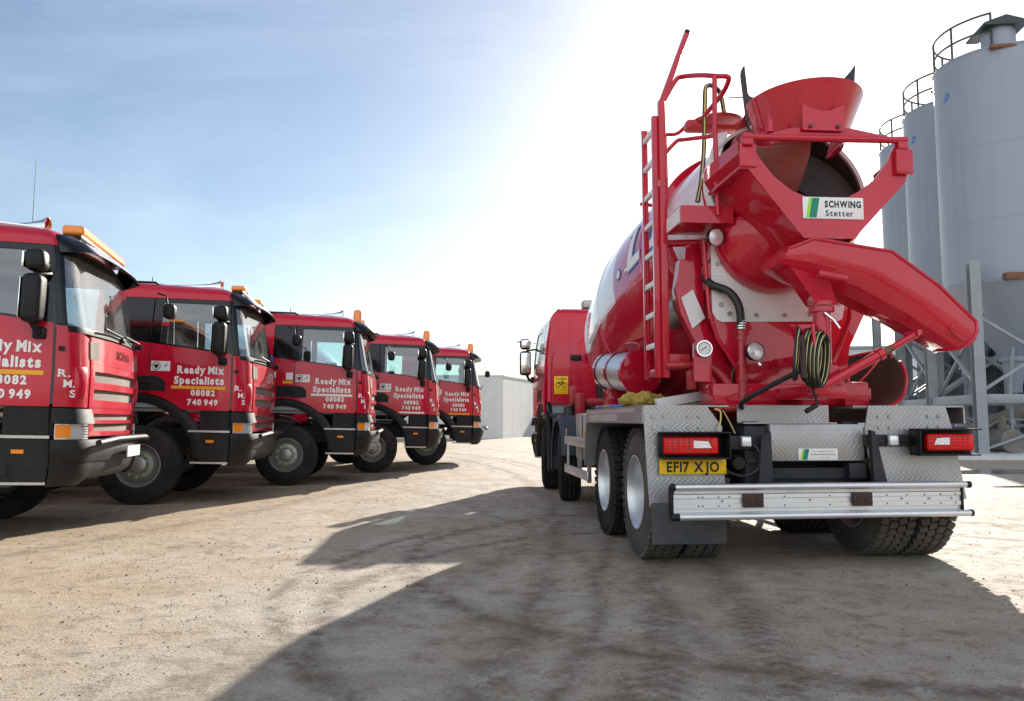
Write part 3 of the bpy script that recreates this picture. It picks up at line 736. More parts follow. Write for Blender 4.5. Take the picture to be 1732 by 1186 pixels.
b = MB(); b.cyl((0, 0, 0), (0, 0, 7.6), .14, .09); p = empty('lamp_post', (2.1, 67, 0)); tag(p, 'slim grey lamp post rising behind the concrete wall', 'lamp post')
b.build('post', M['silosteel'], p); b = MB(); b.beam((0, 0, 7.6), (-1.2, 0, 7.75), .08, .08); b.box(-1.7, -1.1, -.15, .15, 7.68, 7.8, .04); b.build('lamp_head', M['silosteel'], p)

# ------------------------------------------------------------------ silos
ZT, ZB, RS = 12.75, 5.45, 1.92
def silo(x, y, label, front):
    r = empty('cement_silo', (x, y, 0), (0, 0, R(-8))); tag(r, label, 'silo', 'cement silos in a row')
    b = MB(); b.lathe([(ZB, RS), (ZB + 1.9, RS), (ZB + 1.9, RS + .006), (ZB + 1.92, RS + .006), (ZB + 1.92, RS), (ZB + 4.3, RS), (ZB + 4.3, RS + .006), (ZB + 4.32, RS + .006), (ZB + 4.32, RS), (ZT, RS), (ZT + .05, RS + .03), (ZT + .1, RS), (ZT + .35, .3), (ZT + .36, .01)], axis=(0, 0, 1), n=72)
    b.build('shell', M['silo'], r, ang=25)
    b = MB(); b.lathe([(ZB, RS - .01), (ZB - .06, RS + .035), (ZB - .14, RS - .02), (3.15, .38), (3.08, .42), (3.0, .42), (2.98, .34), (2.2, .2), (2.0, .2)], axis=(0, 0, 1), n=56); b.build('cone', M['silo'], r, ang=25)
    b = MB(); zr = ZT + .08
    for zz in (zr + .55, zr + 1.1): b.tube([(RS * .97 * cos(a), RS * .97 * sin(a), zz) for a in [R(-62) + R(304) * i / 40 for i in range(41)]], .032, 6)
    for i in range(9):
        a = R(-62) + R(304) * i / 8; b.cyl((RS * .97 * cos(a), RS * .97 * sin(a), zr - .1), (RS * .97 * cos(a), RS * .97 * sin(a), zr + 1.12), .036, n=6)
    b.build('guard_rail', M['rail_dark'], r)
    f = MB(); f.lathe([(ZT - .05, .5), (ZT + .75, .5)], o=(-.5, -1.2, 0), axis=(0, 0, 1), n=28, cap1=True); fo = f.build('filter', M['silo'], r)
    f = MB(); f.prism([(-1.15, -1.85, ZT + .72), (.15, -1.85, ZT + .72), (.15, -1.85, ZT + .80), (-.5, -1.85, ZT + 1.02), (-1.15, -1.85, ZT + .80)], (0, 1.35, 0)); f.build('filter_hood', M['rail_dark'], fo)
    f = MB(); f.box(-1.0, .1, -1.9, -1.7, ZT - .06, ZT + .05, .01); f.build('filter_ledge', M['rust'], fo)
    b = MB(); b.tube([(1.2, 1.75, ZT - .2), (1.2, 1.78, 6), (1.2, 1.78, 1.2)], .055, 8)
    b.build('fill_pipe', M['silosteel'], r)
    b = MB(); b.box(-.95, .75, -RS - .03, -RS + .35, ZB - .08, ZB + .14, .01); b.build('bracket', M['rust'], r)
    # legs, rails and braces
    q = 1.86
    for sx_ in (-1, 1):
        for sy in (-1, 1):
            b = MB(); z1 = ZB + .5
            b.box(sx_ * q - .15, sx_ * q + .15, sy * q - .15, sy * q - .13, 0, z1); b.box(sx_ * q - .15, sx_ * q + .15, sy * q + .13, sy * q + .15, 0, z1); b.box(sx_ * q - .012, sx_ * q + .012, sy * q - .13, sy * q + .13, 0, z1); b.box(sx_ * q - .24, sx_ * q + .24, sy * q - .24, sy * q + .24, 0, .04)
            b.build('leg', M['silosteel'], r)
    for k_, (dx_, dy_) in enumerate(((-.7, -1.2), (.9, -1.3), (.3, 1.3))):
        b = MB(); b.tube([(dx_, dy_, .1), (dx_, dy_, 2.2 + .3 * k_), (dx_ * .4, dy_ * .5, 3.4)], .07, 8); b.cyl((dx_, dy_, 1.0), (dx_, dy_, 1.12), .11, n=12); b.build('discharge_pipe', M['silosteel'], r)
    b = MB(); b.beam((-q, -q + .1, .2), (q, -q + .1, 1.6), .07, .07); b.beam((-q, q - .1, 1.6), (q, q - .1, .2), .07, .07); b.box(-q, q, -.05, .05, .9, 1.0); b.build('lower_brace', M['silosteel'], r)
    for sy in (-1, 1):
        b = MB(); b.box(-q + .16, q - .16, sy * q - .09, sy * q + .09, 1.62, 1.9, .01); b.build('cross_beam', M['silosteel'], r)
        b = MB(); b.box(sy * q - .09, sy * q + .09, -q + .16, q - .16, 1.62, 1.9, .01); b.build('cross_beam', M['silosteel'], r)
        b = MB(); b.beam((-q, sy * (q - .10), 1.92), (q, sy * (q - .10), 4.4), .09, .09); b.beam((-q, sy * (q - .22), 4.4), (q, sy * (q - .22), 1.92), .09, .09); b.build('brace', M['silosteel'], r)
        b = MB(); b.beam((sy * (q - .10), -q, 1.92), (sy * (q - .10), q, 4.4), .09, .09); b.beam((sy * (q - .22), -q, 4.4), (sy * (q - .22), q, 1.92), .09, .09); b.build('brace', M['silosteel'], r)
    # small blue maker's mark near the top
    gl = lambda x, y, l=0: Vector(((RS + .006) * cos(R(190) + x / RS), (RS + .006) * sin(R(190) + x / RS), 11.55 + y + x * .2))
    lettering('makers_mark', '.D', gl, .22, M['blue'], r, bold=.03, shear=.25)
    return r
silo(16.2, 25.6, 'big grey cement silo with a rusty bracket, a screw conveyor and blower under its cone', True)
silo(17.1, 29.55, 'grey cement silo standing in the middle of its row, between two like it', False)
silo(18.0, 33.5, 'grey cement silo at the far end of the row, next to the white building', False)
b = MB(); b.prism([(12.4, 22.6, -.05), (40, 21.0, -.05), (44, 44, -.05), (14.2, 44, -.05)], (0, 0, .17)); tag(b.build('pavement', M['concrete']), kind='structure')
# plant under the silos
r = empty('screw_conveyor', (16.2, 24.9, 0)); tag(r, 'dusty sloping screw conveyor with its motor beneath the silo cone', 'conveyor')
b = MB(); b.cyl((-.9, .3, 1.1), (1.9, -.2, 2.3), .22, n=20); b.build('tube', M['dust'], r)
b = MB(); b.cyl((-1.35, .38, .93), (-.92, .3, 1.1), .26, n=20); b.cyl((-1.6, .42, .83), (-1.36, .38, .93), .2, n=16); b.build('motor', M['dust'], r)
b = MB(); b.box(-.9, -.5, .1, .5, 0, .95); b.box(1.2, 1.5, -.3, .1, 0, 1.85); b.build('stand', M['silosteel'], r)
b = MB(); b.tube(smooth_path([(-1.7, .2, .5), (-1.2, -.3, 1.1), (-.2, -.5, 1.15), (.4, -.5, 1.5), (.6, -.4, 2.4)]), .03, 8); b.build('hose', M['silosteel'], r)
r = empty('air_blower', (15.1, 24.6, 0)); tag(r, 'dusty cylindrical blower standing on the ground beside the screw conveyor', 'blower')
b = MB(); b.cyl((0, -.5, .5), (0, .6, .5), .36, n=24); b.build('drum_body', M['dust'], r); b = MB(); b.box(-.35, .35, -.4, .5, 0, .16); b.build('base', M['silosteel'], r); b = MB(); b.cyl((0, 0, .8), (0, 0, 1.25), .12, n=16); b.build('outlet', M['dust'], r)
r = empty('plant_cladding', (19.4, 31, 0), (0, 0, R(-10))); tag(r, 'dark blue clad plant room standing behind the silo legs', 'building')
b = MB(); b.box(-1.5, 9, -2.6, 6, 0, 4.6); b.build('wall', M['cladding'], r)
b = MB(); b.box(-1.8, 9.3, -2.9, 6.3, 4.6, 4.75); b.build('roof', M['rail_dark'], r)
b = MB(); b.box(.4, 1.5, -2.66, -2.62, .1, 2.2); b.build('door', M['silosteel'], r)
# pale building with outside stairs beyond the silos
r = empty('white_building', (25.5, 47, 0), (0, 0, R(-5))); tag(r, 'white clad building with small windows beyond the silos', 'building')
b = MB(); b.box(-5.2, 9, 0, 9, 0, 5.4); b.build('wall', M['cladwhite'], r)
b = MB(); b.box(-5.4, 9.2, -.2, 9.2, 5.4, 5.55); b.build('roof', M['silosteel'], r)
for x in (-3.3, -1.9, 0.2):
    b = MB(); b.box(x - .45, x + .45, -.05, .02, 1.6, 2.9); f = b.build('window', M['silosteel'], r); b = MB(); b.box(x - .36, x + .36, -.07, -.055, 1.7, 2.8); b.build('pane', M['blackgloss'], f)
r = empty('steel_stair', (20.6, 41, 0)); tag(r, 'dark steel platform and stair beside the white building', 'stairs')
b = MB(); b.box(-1.6, 1.5, -.6, .6, 3.05, 3.2); b.build('platform', M['rail_dark'], r)
b = MB(); b.beam((-1.5, -.5, 3.05), (2.6, -.5, .6), .08, .25); b.beam((-1.5, .5, 3.05), (2.6, .5, .6), .08, .25)
for i in range(12): b.box(-1.5 + i * .34, -1.25 + i * .34, -.5, .5, 2.95 - i * .2, 3.0 - i * .2)
b.build('flight', M['rail_dark'], r)
b = MB()
for z in (3.75, 4.3): b.cyl((-1.6, -.6, z), (1.5, -.6, z), .03, n=6)
for i in range(6): b.cyl((-1.6 + i * .62, -.6, 3.2), (-1.6 + i * .62, -.6, 4.3), .03, n=6)
b.build('handrail', M['rail_dark'], r)
b = MB()
for x in (-1.5, 1.4):
    for y in (-.5, .5): b.cyl((x, y, 0), (x, y, 3.05), .06, n=8)
b.build('post', M['silosteel'], r)

# ------------------------------------------------------------------ the row of parked mixer lorries
def sticker(name, y0, y1, z0, z1, m, parent, off=.0065, u=U):
    b = MB(); patch(b, u(y0), u(y1), z0, z1, 6, 2, off=off, thick=-.002); return b.build(name, m, parent)
def dmap(y, z, off=.007): return lambda a, q, l=0: cab_pt(U(y + a), z + q, off + l)
def cmap(u, z, off=.009): return lambda a, q, l=0: cab_pt(u + a * .27, z + q, off + l)
def roof_horn(root, x, y0, y1, z=3.0):
    b = MB(); L_ = y1 - y0; b.lathe([(0, .03), (.05, .04), (.10, .022), (L_ * .55, .026), (L_ * .8, .045), (L_ * .93, .075), (L_, .11), (L_ - .005, .10), (L_ * .9, .05)], o=(x, y0, z), axis=(0, 1, 0.03), n=24)
    b.box(x - .02, x + .02, y0 + .08, y0 + .12, z - .1, z); b.box(x - .02, x + .02, y1 - .25, y1 - .21, z - .13, z)
    return b.build('air_horn', M['chrome'], root)
def dome_beacon(root, x, y, z):
    b = MB(); b.lathe([(0, .085), (.06, .085), (.065, .07)], o=(x, y, z), axis=(0, 0, 1), n=20, cap1=True); o = b.build('beacon_base', M['black'], root)
    b = MB(); b.lathe([(0, .08), (.15, .074), (.20, .064), (.222, .035), (.224, 0.001)], o=(x, y, z + .06), axis=(0, 0, 1), n=24); b.build('beacon_lens', M['amber'], o); return o
def door_lettering(tr, door, stripes, mstripe):
    lettering('lettering', 'Ready Mix', dmap(1.125, 1.715), .098, M['letter'], door, 'R', width=.60, bold=.05, serif=True)
    lettering('lettering', 'Specialists', dmap(1.125, 1.575), .098, M['letter'], door, 'R', width=.635, bold=.05, serif=True)
    lettering('lettering', '08082', dmap(1.02, 1.42 if stripes == 'mid' else 1.44), .078, M['letter'], door, 'R', width=.31, bold=.045, serif=True)
    lettering('lettering', '740 949', dmap(1.06, 1.295 if stripes == 'mid' else 1.325), .078, M['letter'], door, 'R', width=.39, bold=.045, serif=True)
    if stripes == 'mid': sticker('stripe', .46, 1.15, 1.505, 1.545, mstripe, door)
    else: sticker('stripe', .62, 1.15, 1.245, 1.28, mstripe, door)
def corner_lettering(c):
    for k, (s, u0, z) in enumerate((('R.', .748, 1.50), ('M.', .762, 1.405), ('S.', .778, 1.315))):
        lettering('lettering', s, cmap(u0, z, .01), .068, M['letter'], c, 'L', width=.11, bold=.03, serif=True)
LIFT, BACK = .03, -.08
def mixer_proto():
    r = empty('mixer_truck'); parts = make_cab(r, BACK, LIFT)
    chassis(r, -7.6, 1.1, (0, -1.94, -5.2, -6.54))
    for s in (-1, 1):
        wheel(r, s * 1.05, 0, 'f'); wheel(r, s * 1.05, -1.94, 'f')
        for y in (-5.2, -6.54): wheel(r, s * 1.06, y, 'd'); inner_wheel(r, s * .74, y, 'd')
        b = MB(); b.lathe([(.0, .64), (.0, .62)], axis=(1, 0, 0), n=4)
        b.b.clear()
        rr = []
        for i in range(17):
            a = R(8) + R(164) * i / 16
            rr.append([b.b.verts.new((s * x_, -1.94 + .62 * cos(a), .55 + .62 * sin(a))) for x_ in (.86, 1.22)])
        for p, q in zip(rr, rr[1:]): b.bridge(p, q, False)
        b.build('mudguard', M['black'], r, solid=.012)
        b = MB(); b.box(s * .80, s * 1.2, -7.1, -4.6, 1.10, 1.13); b.box(s * .80, s * 1.2, -7.11, -7.08, .5, 1.13); b.build('mudguard', M['tread'], r)
        b = MB(); b.box(s * .62, s * 1.15, -4.2, -2.75, .48, 1.0, .06, 3); b.build('fuel_tank', M['alu'], r)
    put_drum(r, (0, -6.7, 3.04), (0, -1.7, 1.54))
    b = MB(); b.beam((-.55, -6.6, 1.25), (-.55, -6.3, 2.6), .1, .2); b.beam((.55, -6.6, 1.25), (.55, -6.3, 2.6), .1, .2); b.box(-.6, .6, -6.75, -6.45, 1.05, 1.3); b.build('drum_frame', M['red'], r); b = MB(); b.box(-.6, .6, -1.75, -1.45, 1.05, 1.2); b.beam((-.5, -1.6, 1.15), (-.3, -1.6, 1.7), .15, .2); b.beam((.5, -1.6, 1.15), (.3, -1.6, 1.7), .15, .2); b.build('drum_frame', M['red'], r)
    b = MB(); b.lathe([(3.2, .34), (3.75, .58)], o=(0, -7.0, 0), axis=(0, 0, 1), n=32); b.build('hopper', M['red'], r, solid=.01)
    b = MB(); b.box(-.9, -.3, -1.35, -.75, 1.1, 1.7, .05); b.build('battery_box', M['black'], r); b = MB(); b.cyl((.55, -.95, 1.1), (.55, -.95, 2.35), .09); b.build('air_intake', M['black'], r)
    b = MB(); b.cyl((.72, -.1, 2.9), (.72, -.1, 3.1), .006, n=6); b.build('aerial', M['black'], r)
    # stickers common to the row
    d = parts['door1']
    s_ = sticker('sticker', .19, .43, 1.735, 1.865, M['letter'], d)
    b = MB()
    ring = [(U(.255 + .05 * cos(a)), 1.80 + .052 * sin(a)) for a in [2 * pi * i / 24 for i in range(24)]]
    b.tube([cab_pt(u, z, .009) for u, z in ring], .004, 4, closed=True)
    f = [cab_pt(U(y), z, .0095) for y, z in ((.222, 1.82), (.288, 1.82), (.278, 1.785), (.255, 1.762), (.232, 1.785))]; b.b.faces.new([b.b.verts.new(q) for q in f])
    b.tube([cab_pt(U(.355), 1.81, .009), cab_pt(U(.367), 1.795, .009), cab_pt(U(.392), 1.835, .009)], .005, 4); b.build('emblem', M['ink'], s_)
    corner_lettering(parts['corner1'])
    lettering('badge', 'SCANIA', lambda a, q, l=0: Vector((.27 - a, lerp_tab(FT, 1.76) + .07 * (1 - ((.27 - a) / .80) ** 2) + .018, 1.735 + q)), .085, M['chrome'], parts['grille'], 'L', width=.55, bold=.03)
    roof_horn(r, .62, -.05, .82, 2.99)
    return r, parts
GROUP = 'parked red mixer lorries in a row'
proto, pparts = mixer_proto()
HEAD = 8.0
def place(r, cx, cy, dh=0):
    a = R(HEAD + dh); r.location = (cx - 1.2 * sin(a), cy + 1.2 * cos(a), 0); r.rotation_euler = (R(-1.3), 0, a - pi / 2)
spots = [(-5.31, 6.95, 5), (-4.93, 10.52, 0), (-3.86, 13.62, 0), (-2.97, 16.95, 0), (-2.16, 19.95, -1)]
labels = ['red mixer lorry with a long amber light bar and a sunlit red grille',
          'red mixer lorry with a yellow door stripe and two short flat amber roof lamps',
          'red mixer lorry with a blue sticker behind its door, white stripe under the name',
          'red mixer lorry with a white stripe along the foot of its door',
          'red mixer lorry with a yellow stripe at the foot of its door']
trucks = [proto] + [copy_tree(proto) for _ in range(4)]
def kid(o, n, k=0): return [c for c in o.children if c.name.split('.')[0] == n][k]
for i, (t, sp, lb) in enumerate(zip(trucks, spots, labels)):
    place(t, *sp); tag(t, lb, 'lorry', GROUP)
    doors = [c for c in t.children if c.name.split('.')[0] == 'door']
    door = [d for d in doors if d.data == pparts['door1'].data][0]
    door_lettering(t, door, 'mid' if i < 3 else 'low', M['yellow'] if i in (0, 1, 4) else M['letter'])
    if i >= 2: dome_beacon(t, .72, 1.08, 2.84); dome_beacon(t, -.72, 1.08, 2.84)
    if i == 1:
        b = MB(); b.box(-.85, .85, 1.0, 1.15, 2.895, 2.945, .01); bb = b.build('beacon_base', M['black'], t); b = MB(); b.box(.48, .82, .98, 1.17, 2.945, 3.02, .025, 3); b.build('beacon_lens', M['amber'], bb)
        b = MB(); b.box(-.82, -.48, .98, 1.17, 2.945, 3.02, .025, 3); b.build('beacon_lens', M['amber'], bb)
    if i == 0:
        b = MB(); b.cyl((.45, .62, 2.93), (.44, .60, 3.75), .005, .003, n=5); b.build('whip_aerial', M['black'], t)
        b = MB(); b.box(-.95, .75, .98, 1.16, 2.90, 2.94, .01); bb = b.build('beacon_base', M['black'], t); b = MB(); b.box(-.95, .73, .97, 1.17, 2.94, 3.04, .03, 3); b.build('beacon_lens', M['amber'], bb)
        b = MB(); b.box(-.20, .32, 1.602, 1.614, .77, .88, .003); b.build('number_plate', M['letter'], t)
        b = MB(); b.tube([(.9, -.5, 2.99), (.9, .4, 2.98), (.9, .85, 2.95)], .02, 8); b.build('roof_pipe', M['chrome'], t)
    if i == 2:
        s_ = sticker('sticker', -.38, -.20, 1.93, 2.17, M['blue'], t); 
        b = MB(); b.tube([cab_pt(U(-.29 + .055 * cos(a)), 2.085 + .055 * sin(a), .010) for a in [2 * pi * k / 20 for k in range(20)]], .006, 4, closed=True); b.build('emblem', M['bluepale'], s_)
        lettering('lettering', 'FORS', dmap(-.29, 1.955, .0095), .05, M['letter'], s_, 'C', width=.13, bold=.02)
        sticker('sticker', -.28, -.14, 1.80, 1.90, M['letter'], t); sticker('sticker', .03, .145, 1.77, 1.89, M['letter'], t); sticker('sticker', -.02, .145, 1.705, 1.75, M['yellow'], t)
    if i in (2, 3, 4):
        b = MB(); b.tube(smooth_path([(.80, .38, 2.90), (.80, .44, 2.985), (.78, .9, 2.955), (.74, 1.12, 2.88)]), .02, 8); b.build('light_bar', M['chrome'], t)
    if i == 3: sticker('stripe', -.1, .42, 1.69, 1.72, M['letter'], door)

def lift(o):
    for c in o.children:
        n = c.name.split('.')[0]
        if n in ('lettering', 'sticker', 'stripe', 'badge'): c.location.z = LIFT; c.location.y = BACK
        elif n in ('door', 'corner_panel', 'grille'): lift(c)
for t in trucks: lift(t)

# ------------------------------------------------------------------ the mixer lorry in front, seen from behind
T = empty('mixer_truck', (2.22, 6.68, 0), (0, 0, R(4.6)))
tag(T, 'red and white mixer lorry with a raised rear chute, ladder and yellow number plate', 'lorry')
TP = make_cab(T, 6.54, -.06)
chassis(T, -.45, 7.6, (0, 1.32, 4.6, 6.54))
for s in (-1, 1):
    for y in (4.6, 6.54): wheel(T, s * 1.05, y, 'f', -9, False)
    for y, k in ((0, 'd2'), (1.32, 'd')):
        wheel(T, s * 1.07, y, k); inner_wheel(T, s * .745, y, k)
# cab rear: vent, warning sticker, air intake
b = MB(); b.box(-.82, -.64, 5.958, 5.97, 2.05, 2.14, .01); b.build('vent', M['black'], T)
st = MB(); st.box(-1.08, -.86, 5.962, 5.974, 1.52, 1.80, .002); st = st.build('warning_sticker', M['plate'], T)
fs = lambda x, z: facing((x, 5.9595, z), (1, 0, 0), (0, 0, 1), (0, -1, 0))
lettering('lettering', 'Cyclists', fs(-.97, 1.745), .040, M['ink'], st, 'C', width=.17, bold=.01)
for z, wd in ((1.60, .19), (1.575, .16), (1.545, .18)): lettering('lettering', 'beware of passing', fs(-.97, z), .012, M['ink'], st, 'C', width=wd)
b = MB()
for cx in (-1.02, -.92): b.tube([Vector((cx + .036 * cos(a), 5.958, 1.665 + .036 * sin(a))) for a in [2 * pi * k / 18 for k in range(18)]], .005, 4, closed=True)
b.tube([(-1.02, 5.958, 1.665), (-1.0, 5.958, 1.71), (-.945, 5.958, 1.71), (-.92, 5.958, 1.665)], .005, 4); b.tube([(-1.0, 5.958, 1.71), (-.97, 5.958, 1.665), (-.945, 5.958, 1.71)], .005, 4); b.tube([(-.945, 5.958, 1.71), (-.95, 5.958, 1.73), (-.93, 5.958, 1.73)], .005, 4)
b.build('bicycle_emblem', M['ink'], st)
b = MB(); b.tube(smooth_path([(-.42, 5.55, 1.35), (-.44, 5.55, 1.6), (-.45, 5.55, 1.95), (-.5, 5.62, 2.08)]), .055, 12); b.build('air_hose', M['hoseblack'], T)
b = MB(); b.lathe([(0, .02), (.0, .09), (.08, .12), (.16, .12), (.18, .10)], o=(-.62, 5.62, 2.12), axis=(1, 0, 0), n=24, cap1=True); b.build('air_intake', M['red'], T)
b = MB(); b.box(-.55, -.30, 6.3, 6.55, 2.94, 3.08, .03); b.build('roof_box', M['steel'], T)
# machinery behind the cab
b = MB(); b.cyl((-.75, 5.0, 1.36), (.5, 5.0, 1.36), .07); b.box(-.9, -.78, 4.85, 5.1, 1.1, 1.5, .02); b.box(-.5, .5, 4.7, 5.3, 1.05, 1.3, .02); b.box(-.95, -.84, 5.2, 5.3, 1.3, 1.62, .02)
b.beam((-.45, 4.9, 1.1), (-.3, 4.85, 1.7), .14, .2); b.beam((.45, 4.9, 1.1), (.3, 4.85, 1.7), .14, .2); b.build('drive_gear', M['red_worn'], T)
b = MB()
for k in range(7):
    rnd = random.Random(k); b.tube(smooth_path([(-.95 + .1 * k, 5.35, 1.0), (-.95 + rnd.uniform(0, .5), 5.1, 1.2 + rnd.uniform(0, .2)), (-.6 + rnd.uniform(-.2, .3), 4.9, 1.1 + rnd.uniform(0, .3)), (-.2, 4.6, 1.1)]), .022, 6)
b.box(-1.0, -.6, 5.3, 5.55, 1.05, 1.32, .03); b.build('hoses', M['hoseblack'], T)

# drum
DR, DF = Vector((.08, -.12, 3.03)), Vector((.12, 4.9, 1.53))
D = put_drum(T, DR, DF)
def dpt(sz, ang, off=0):
    """point on the drum skin in drum space: sz along the axle, ang above the horizontal on the near (left) side"""
    r = lerp_tab([(0, .65), (.34, .755), (.70, .845), (1.2, .985), (1.9, 1.12), (2.45, 1.19), (3.3, 1.19)], sz) + off
    return Vector((r * cos(ang), r * sin(ang), sz))
def drummap(s0, a0, off): return lambda a, q, l=0: dpt(s0 - a, a0 + q / 1.12, off + l)
for m_, o_, bo in ((M['bluepale'], .006, .085), (M['letter'], .010, .045)):
    lettering('lettering', 'Lu', drummap(1.49, R(0.5), o_), .46, m_, D, 'L', width=.68, bold=bo, serif=True, shear=.12, cut=.03)
for m_, o_, rr_ in ((M['bluepale'], .006, .062), (M['letter'], .009, .045)):
    b = MB(); b.b.faces.new([b.b.verts.new(dpt(1.72 + rr_ * cos(a), R(4) + rr_ / 1.05 * sin(a), o_)) for a in [2 * pi * k / 20 for k in range(20)]]); b.build('lettering', m_, D)
b = MB(); b.grid(lambda a, q: dpt(3.0 - .5 * a, R(-42) + R(9) * q, .005), 8, 4); b.build('sticker', M['plate'], D)
# rear frame carrying the drum
fr = MB()
fr.xz([(-.66, 2.62), (-.60, 1.95), (-.53, 1.76), (-.38, 1.52), (-.38, 1.19), (.44, 1.19), (.44, 1.58), (.60, 1.95), (.66, 2.62)], -.10, .02)
F = fr.build('rear_frame', M['red_splash'], T)
b = MB(); b.xz([(-.575, 2.62), (-.575, 2.0), (-.54, 1.935), (-.49, 1.915), (.50, 1.93), (.54, 1.95), (.58, 2.12), (.60, 2.62)], -.109, .008); bp = b.build('back_plate', M['white_dirty'], F)
b = MB()
for z in (2.30, 2.36, 2.42): b.box(-.57, .59, -.113, -.109, z, z + .012, .002)
b.build('back_plate_rib', M['white_dirty'], bp)
for x, z in ((-.50, 2.17), (-.50, 2.06), (-.43, 1.985), (-.20, 1.975), (.04, 1.975), (.26, 1.985), (.52, 2.08), (.53, 2.2), (-.52, 2.4)): b = MB(); b.cyl((x, -.10, z), (x, -.122, z), .018, n=12); b.build('bolt', M['steel'], bp)
b = MB()
for s in (-1, 1):
    p = [(-.80 * 1, 2.46), (-.62, 2.50), (-.60, 2.15), (-.60, 1.97), (-.38, 1.52), (-.38, 1.25), (-.60, 1.25), (-.66, 1.72), (-.80, 2.0), (-.84, 2.2)]
    b.xz([(s * -x, z) if s == 1 else (x, z) for x, z in p], .02, .12)
b.tube([(-.63, -.1, 2.6), (-.60, -.11, 2.0), (-.54, -.115, 1.78), (-.38, -.115, 1.53)], .018, 8); b.tube([(.66, -.1, 2.6), (.61, -.11, 1.95), (.45, -.115, 1.58)], .018, 8)
b.box(-.62, .62, -.22, .12, 1.225, 1.40, .012); b.box(.42, .62, -.34, -.15, 1.22, 1.41, .01); b.box(.60, .72, -.2, .05, 1.27, 1.37, .01)
b.box(-.30, -.12, -.125, -.115, 1.425, 1.44); b.beam((-.62, .3, 1.08), (-.62, 4.8, 1.08), .1, .1); b.beam((.62, .3, 1.08), (.62, 4.8, 1.08), .1, .1)
b.build('pedestal', M['red'], T)
b = MB(); b.xz([(-.80, 2.13), (-.70, 2.20), (-.60, 1.96), (-.71, 1.87)], -.002, .02); b.build('cover_plate', M['white_dirty'], T)
for s in (-1, 1):
    b = MB(); b.cyl((s * .60, .55, 2.14), (s * .66, .80, 2.08), .13, n=28); b.build('drum_roller', M['steel'], T)
# bowl under the mouth
b = MB(); b.sphere((-.06, -.13, 2.66), .50, (1, .72, 1.02), 40, 24)
for v in b.b.verts: v.co.z = min(v.co.z, 2.74)
b.build('drip_bowl', M['red_splash'], T)

# collecting hopper: horseshoe plate at the back and its sloping sheets
ha = [(-.51, 3.17), (-.44, 3.05), (-.34, 2.92), (-.2, 2.81), (-.08, 2.765), (.08, 2.745), (.23, 2.77), (.34, 2.83), (.46, 2.93), (.55, 3.05), (.60, 3.16)]
hb = [(.66, 3.20), (.735, 3.12), (.69, 2.90), (.27, 2.455), (-.12, 2.455), (-.53, 2.97), (-.605, 3.09), (-.56, 3.19)]
b = MB(); b.xz(ha + hb, -.86, .016); CHF = b.build('collecting_hopper', M['red_splash'], T)
b = MB()
out = [(-.60, 3.12), (-.53, 2.97), (-.12, 2.455), (.27, 2.455), (.69, 2.90), (.735, 3.12)]
def sheet(b, pts, y0, y1, k, c, dz=0, n=1):
    a = [b.b.verts.new((x, y0, z)) for x, z in pts]; q = [b.b.verts.new((c[0] + (x - c[0]) * k, y1, c[1] + (z - c[1]) * k + dz)) for x, z in pts]
    b.bridge(a, q, False)
sheet(b, [(-.60, 3.19), (-.60, 3.09), (-.53, 2.97), (-.33, 2.72), (-.12, 2.455)], -.845, -.24, 1.10, (.04, 3.1), -.04)
sheet(b, [(-.12, 2.457), (.27, 2.457)], -.845, -.18, 1.05, (.04, 3.0), .12)
sheet(b, [(.27, 2.455), (.69, 2.90), (.735, 3.12), (.735, 3.19)], -.845, -.28, 1.06, (.04, 3.1), -.06)
b.build('side_sheet', M['red_splash'], CHF, solid=.012, ang=25)
b = MB(); sheet(b, ha[2:8], -.844, -.25, 1.0, (.04, 3.1), -.02); b.build('trough', M['red_cement'], CHF, solid=.01)
b = MB(); b.box(.60, .735, -.90, -.862, 2.95, 3.14, .008); b.build('ear_plate', M['red'], CHF); b = MB(); b.box(-.60, -.47, -.875, -.862, 2.98, 3.16, .006); b.build('ear_plate', M['red'], CHF)
b = MB(); b.prism([(-.50, -.862, 2.99), (-.60, -.862, 2.99), (-.67, -.35, 2.93), (-.62, -.35, 2.93)], (0, 0, -.02)); b.build('side_ledge', M['red'], CHF)
b = MB(); b.cyl((-.58, -.88, 3.205), (.70, -.88, 3.215), .026, n=14); b.box(.62, .70, -.90, -.84, 3.14, 3.24, .008); b.box(-.58, -.50, -.90, -.84, 3.14, 3.235, .008)
b.xz([(-.42, 3.225), (-.2, 3.285), (.05, 3.31), (.25, 3.30), (.58, 3.24)], -.875, .012); b.cyl((-.36, -.87, 3.25), (-.36, -.87, 3.34), .028, n=12); b.build('cross_bar', M['red'], T)
b = MB()
pts = [(-.12, 3.265), (.20, 3.265), (.205, 3.47)] + [(.205 - .325 * k / 10, 3.47 - .055 * sin(pi * k / 10)) for k in range(1, 10)] + [(-.12, 3.47)]
b.xz(pts, -.905, .012); hb_ = b.build('hopper_bracket', M['red'], T)
for x in (-.06, .15): b = MB(); b.cyl((x, -.90, 3.295), (x, -.925, 3.295), .016, n=6); b.build('bolt', M['rust'], hb_)
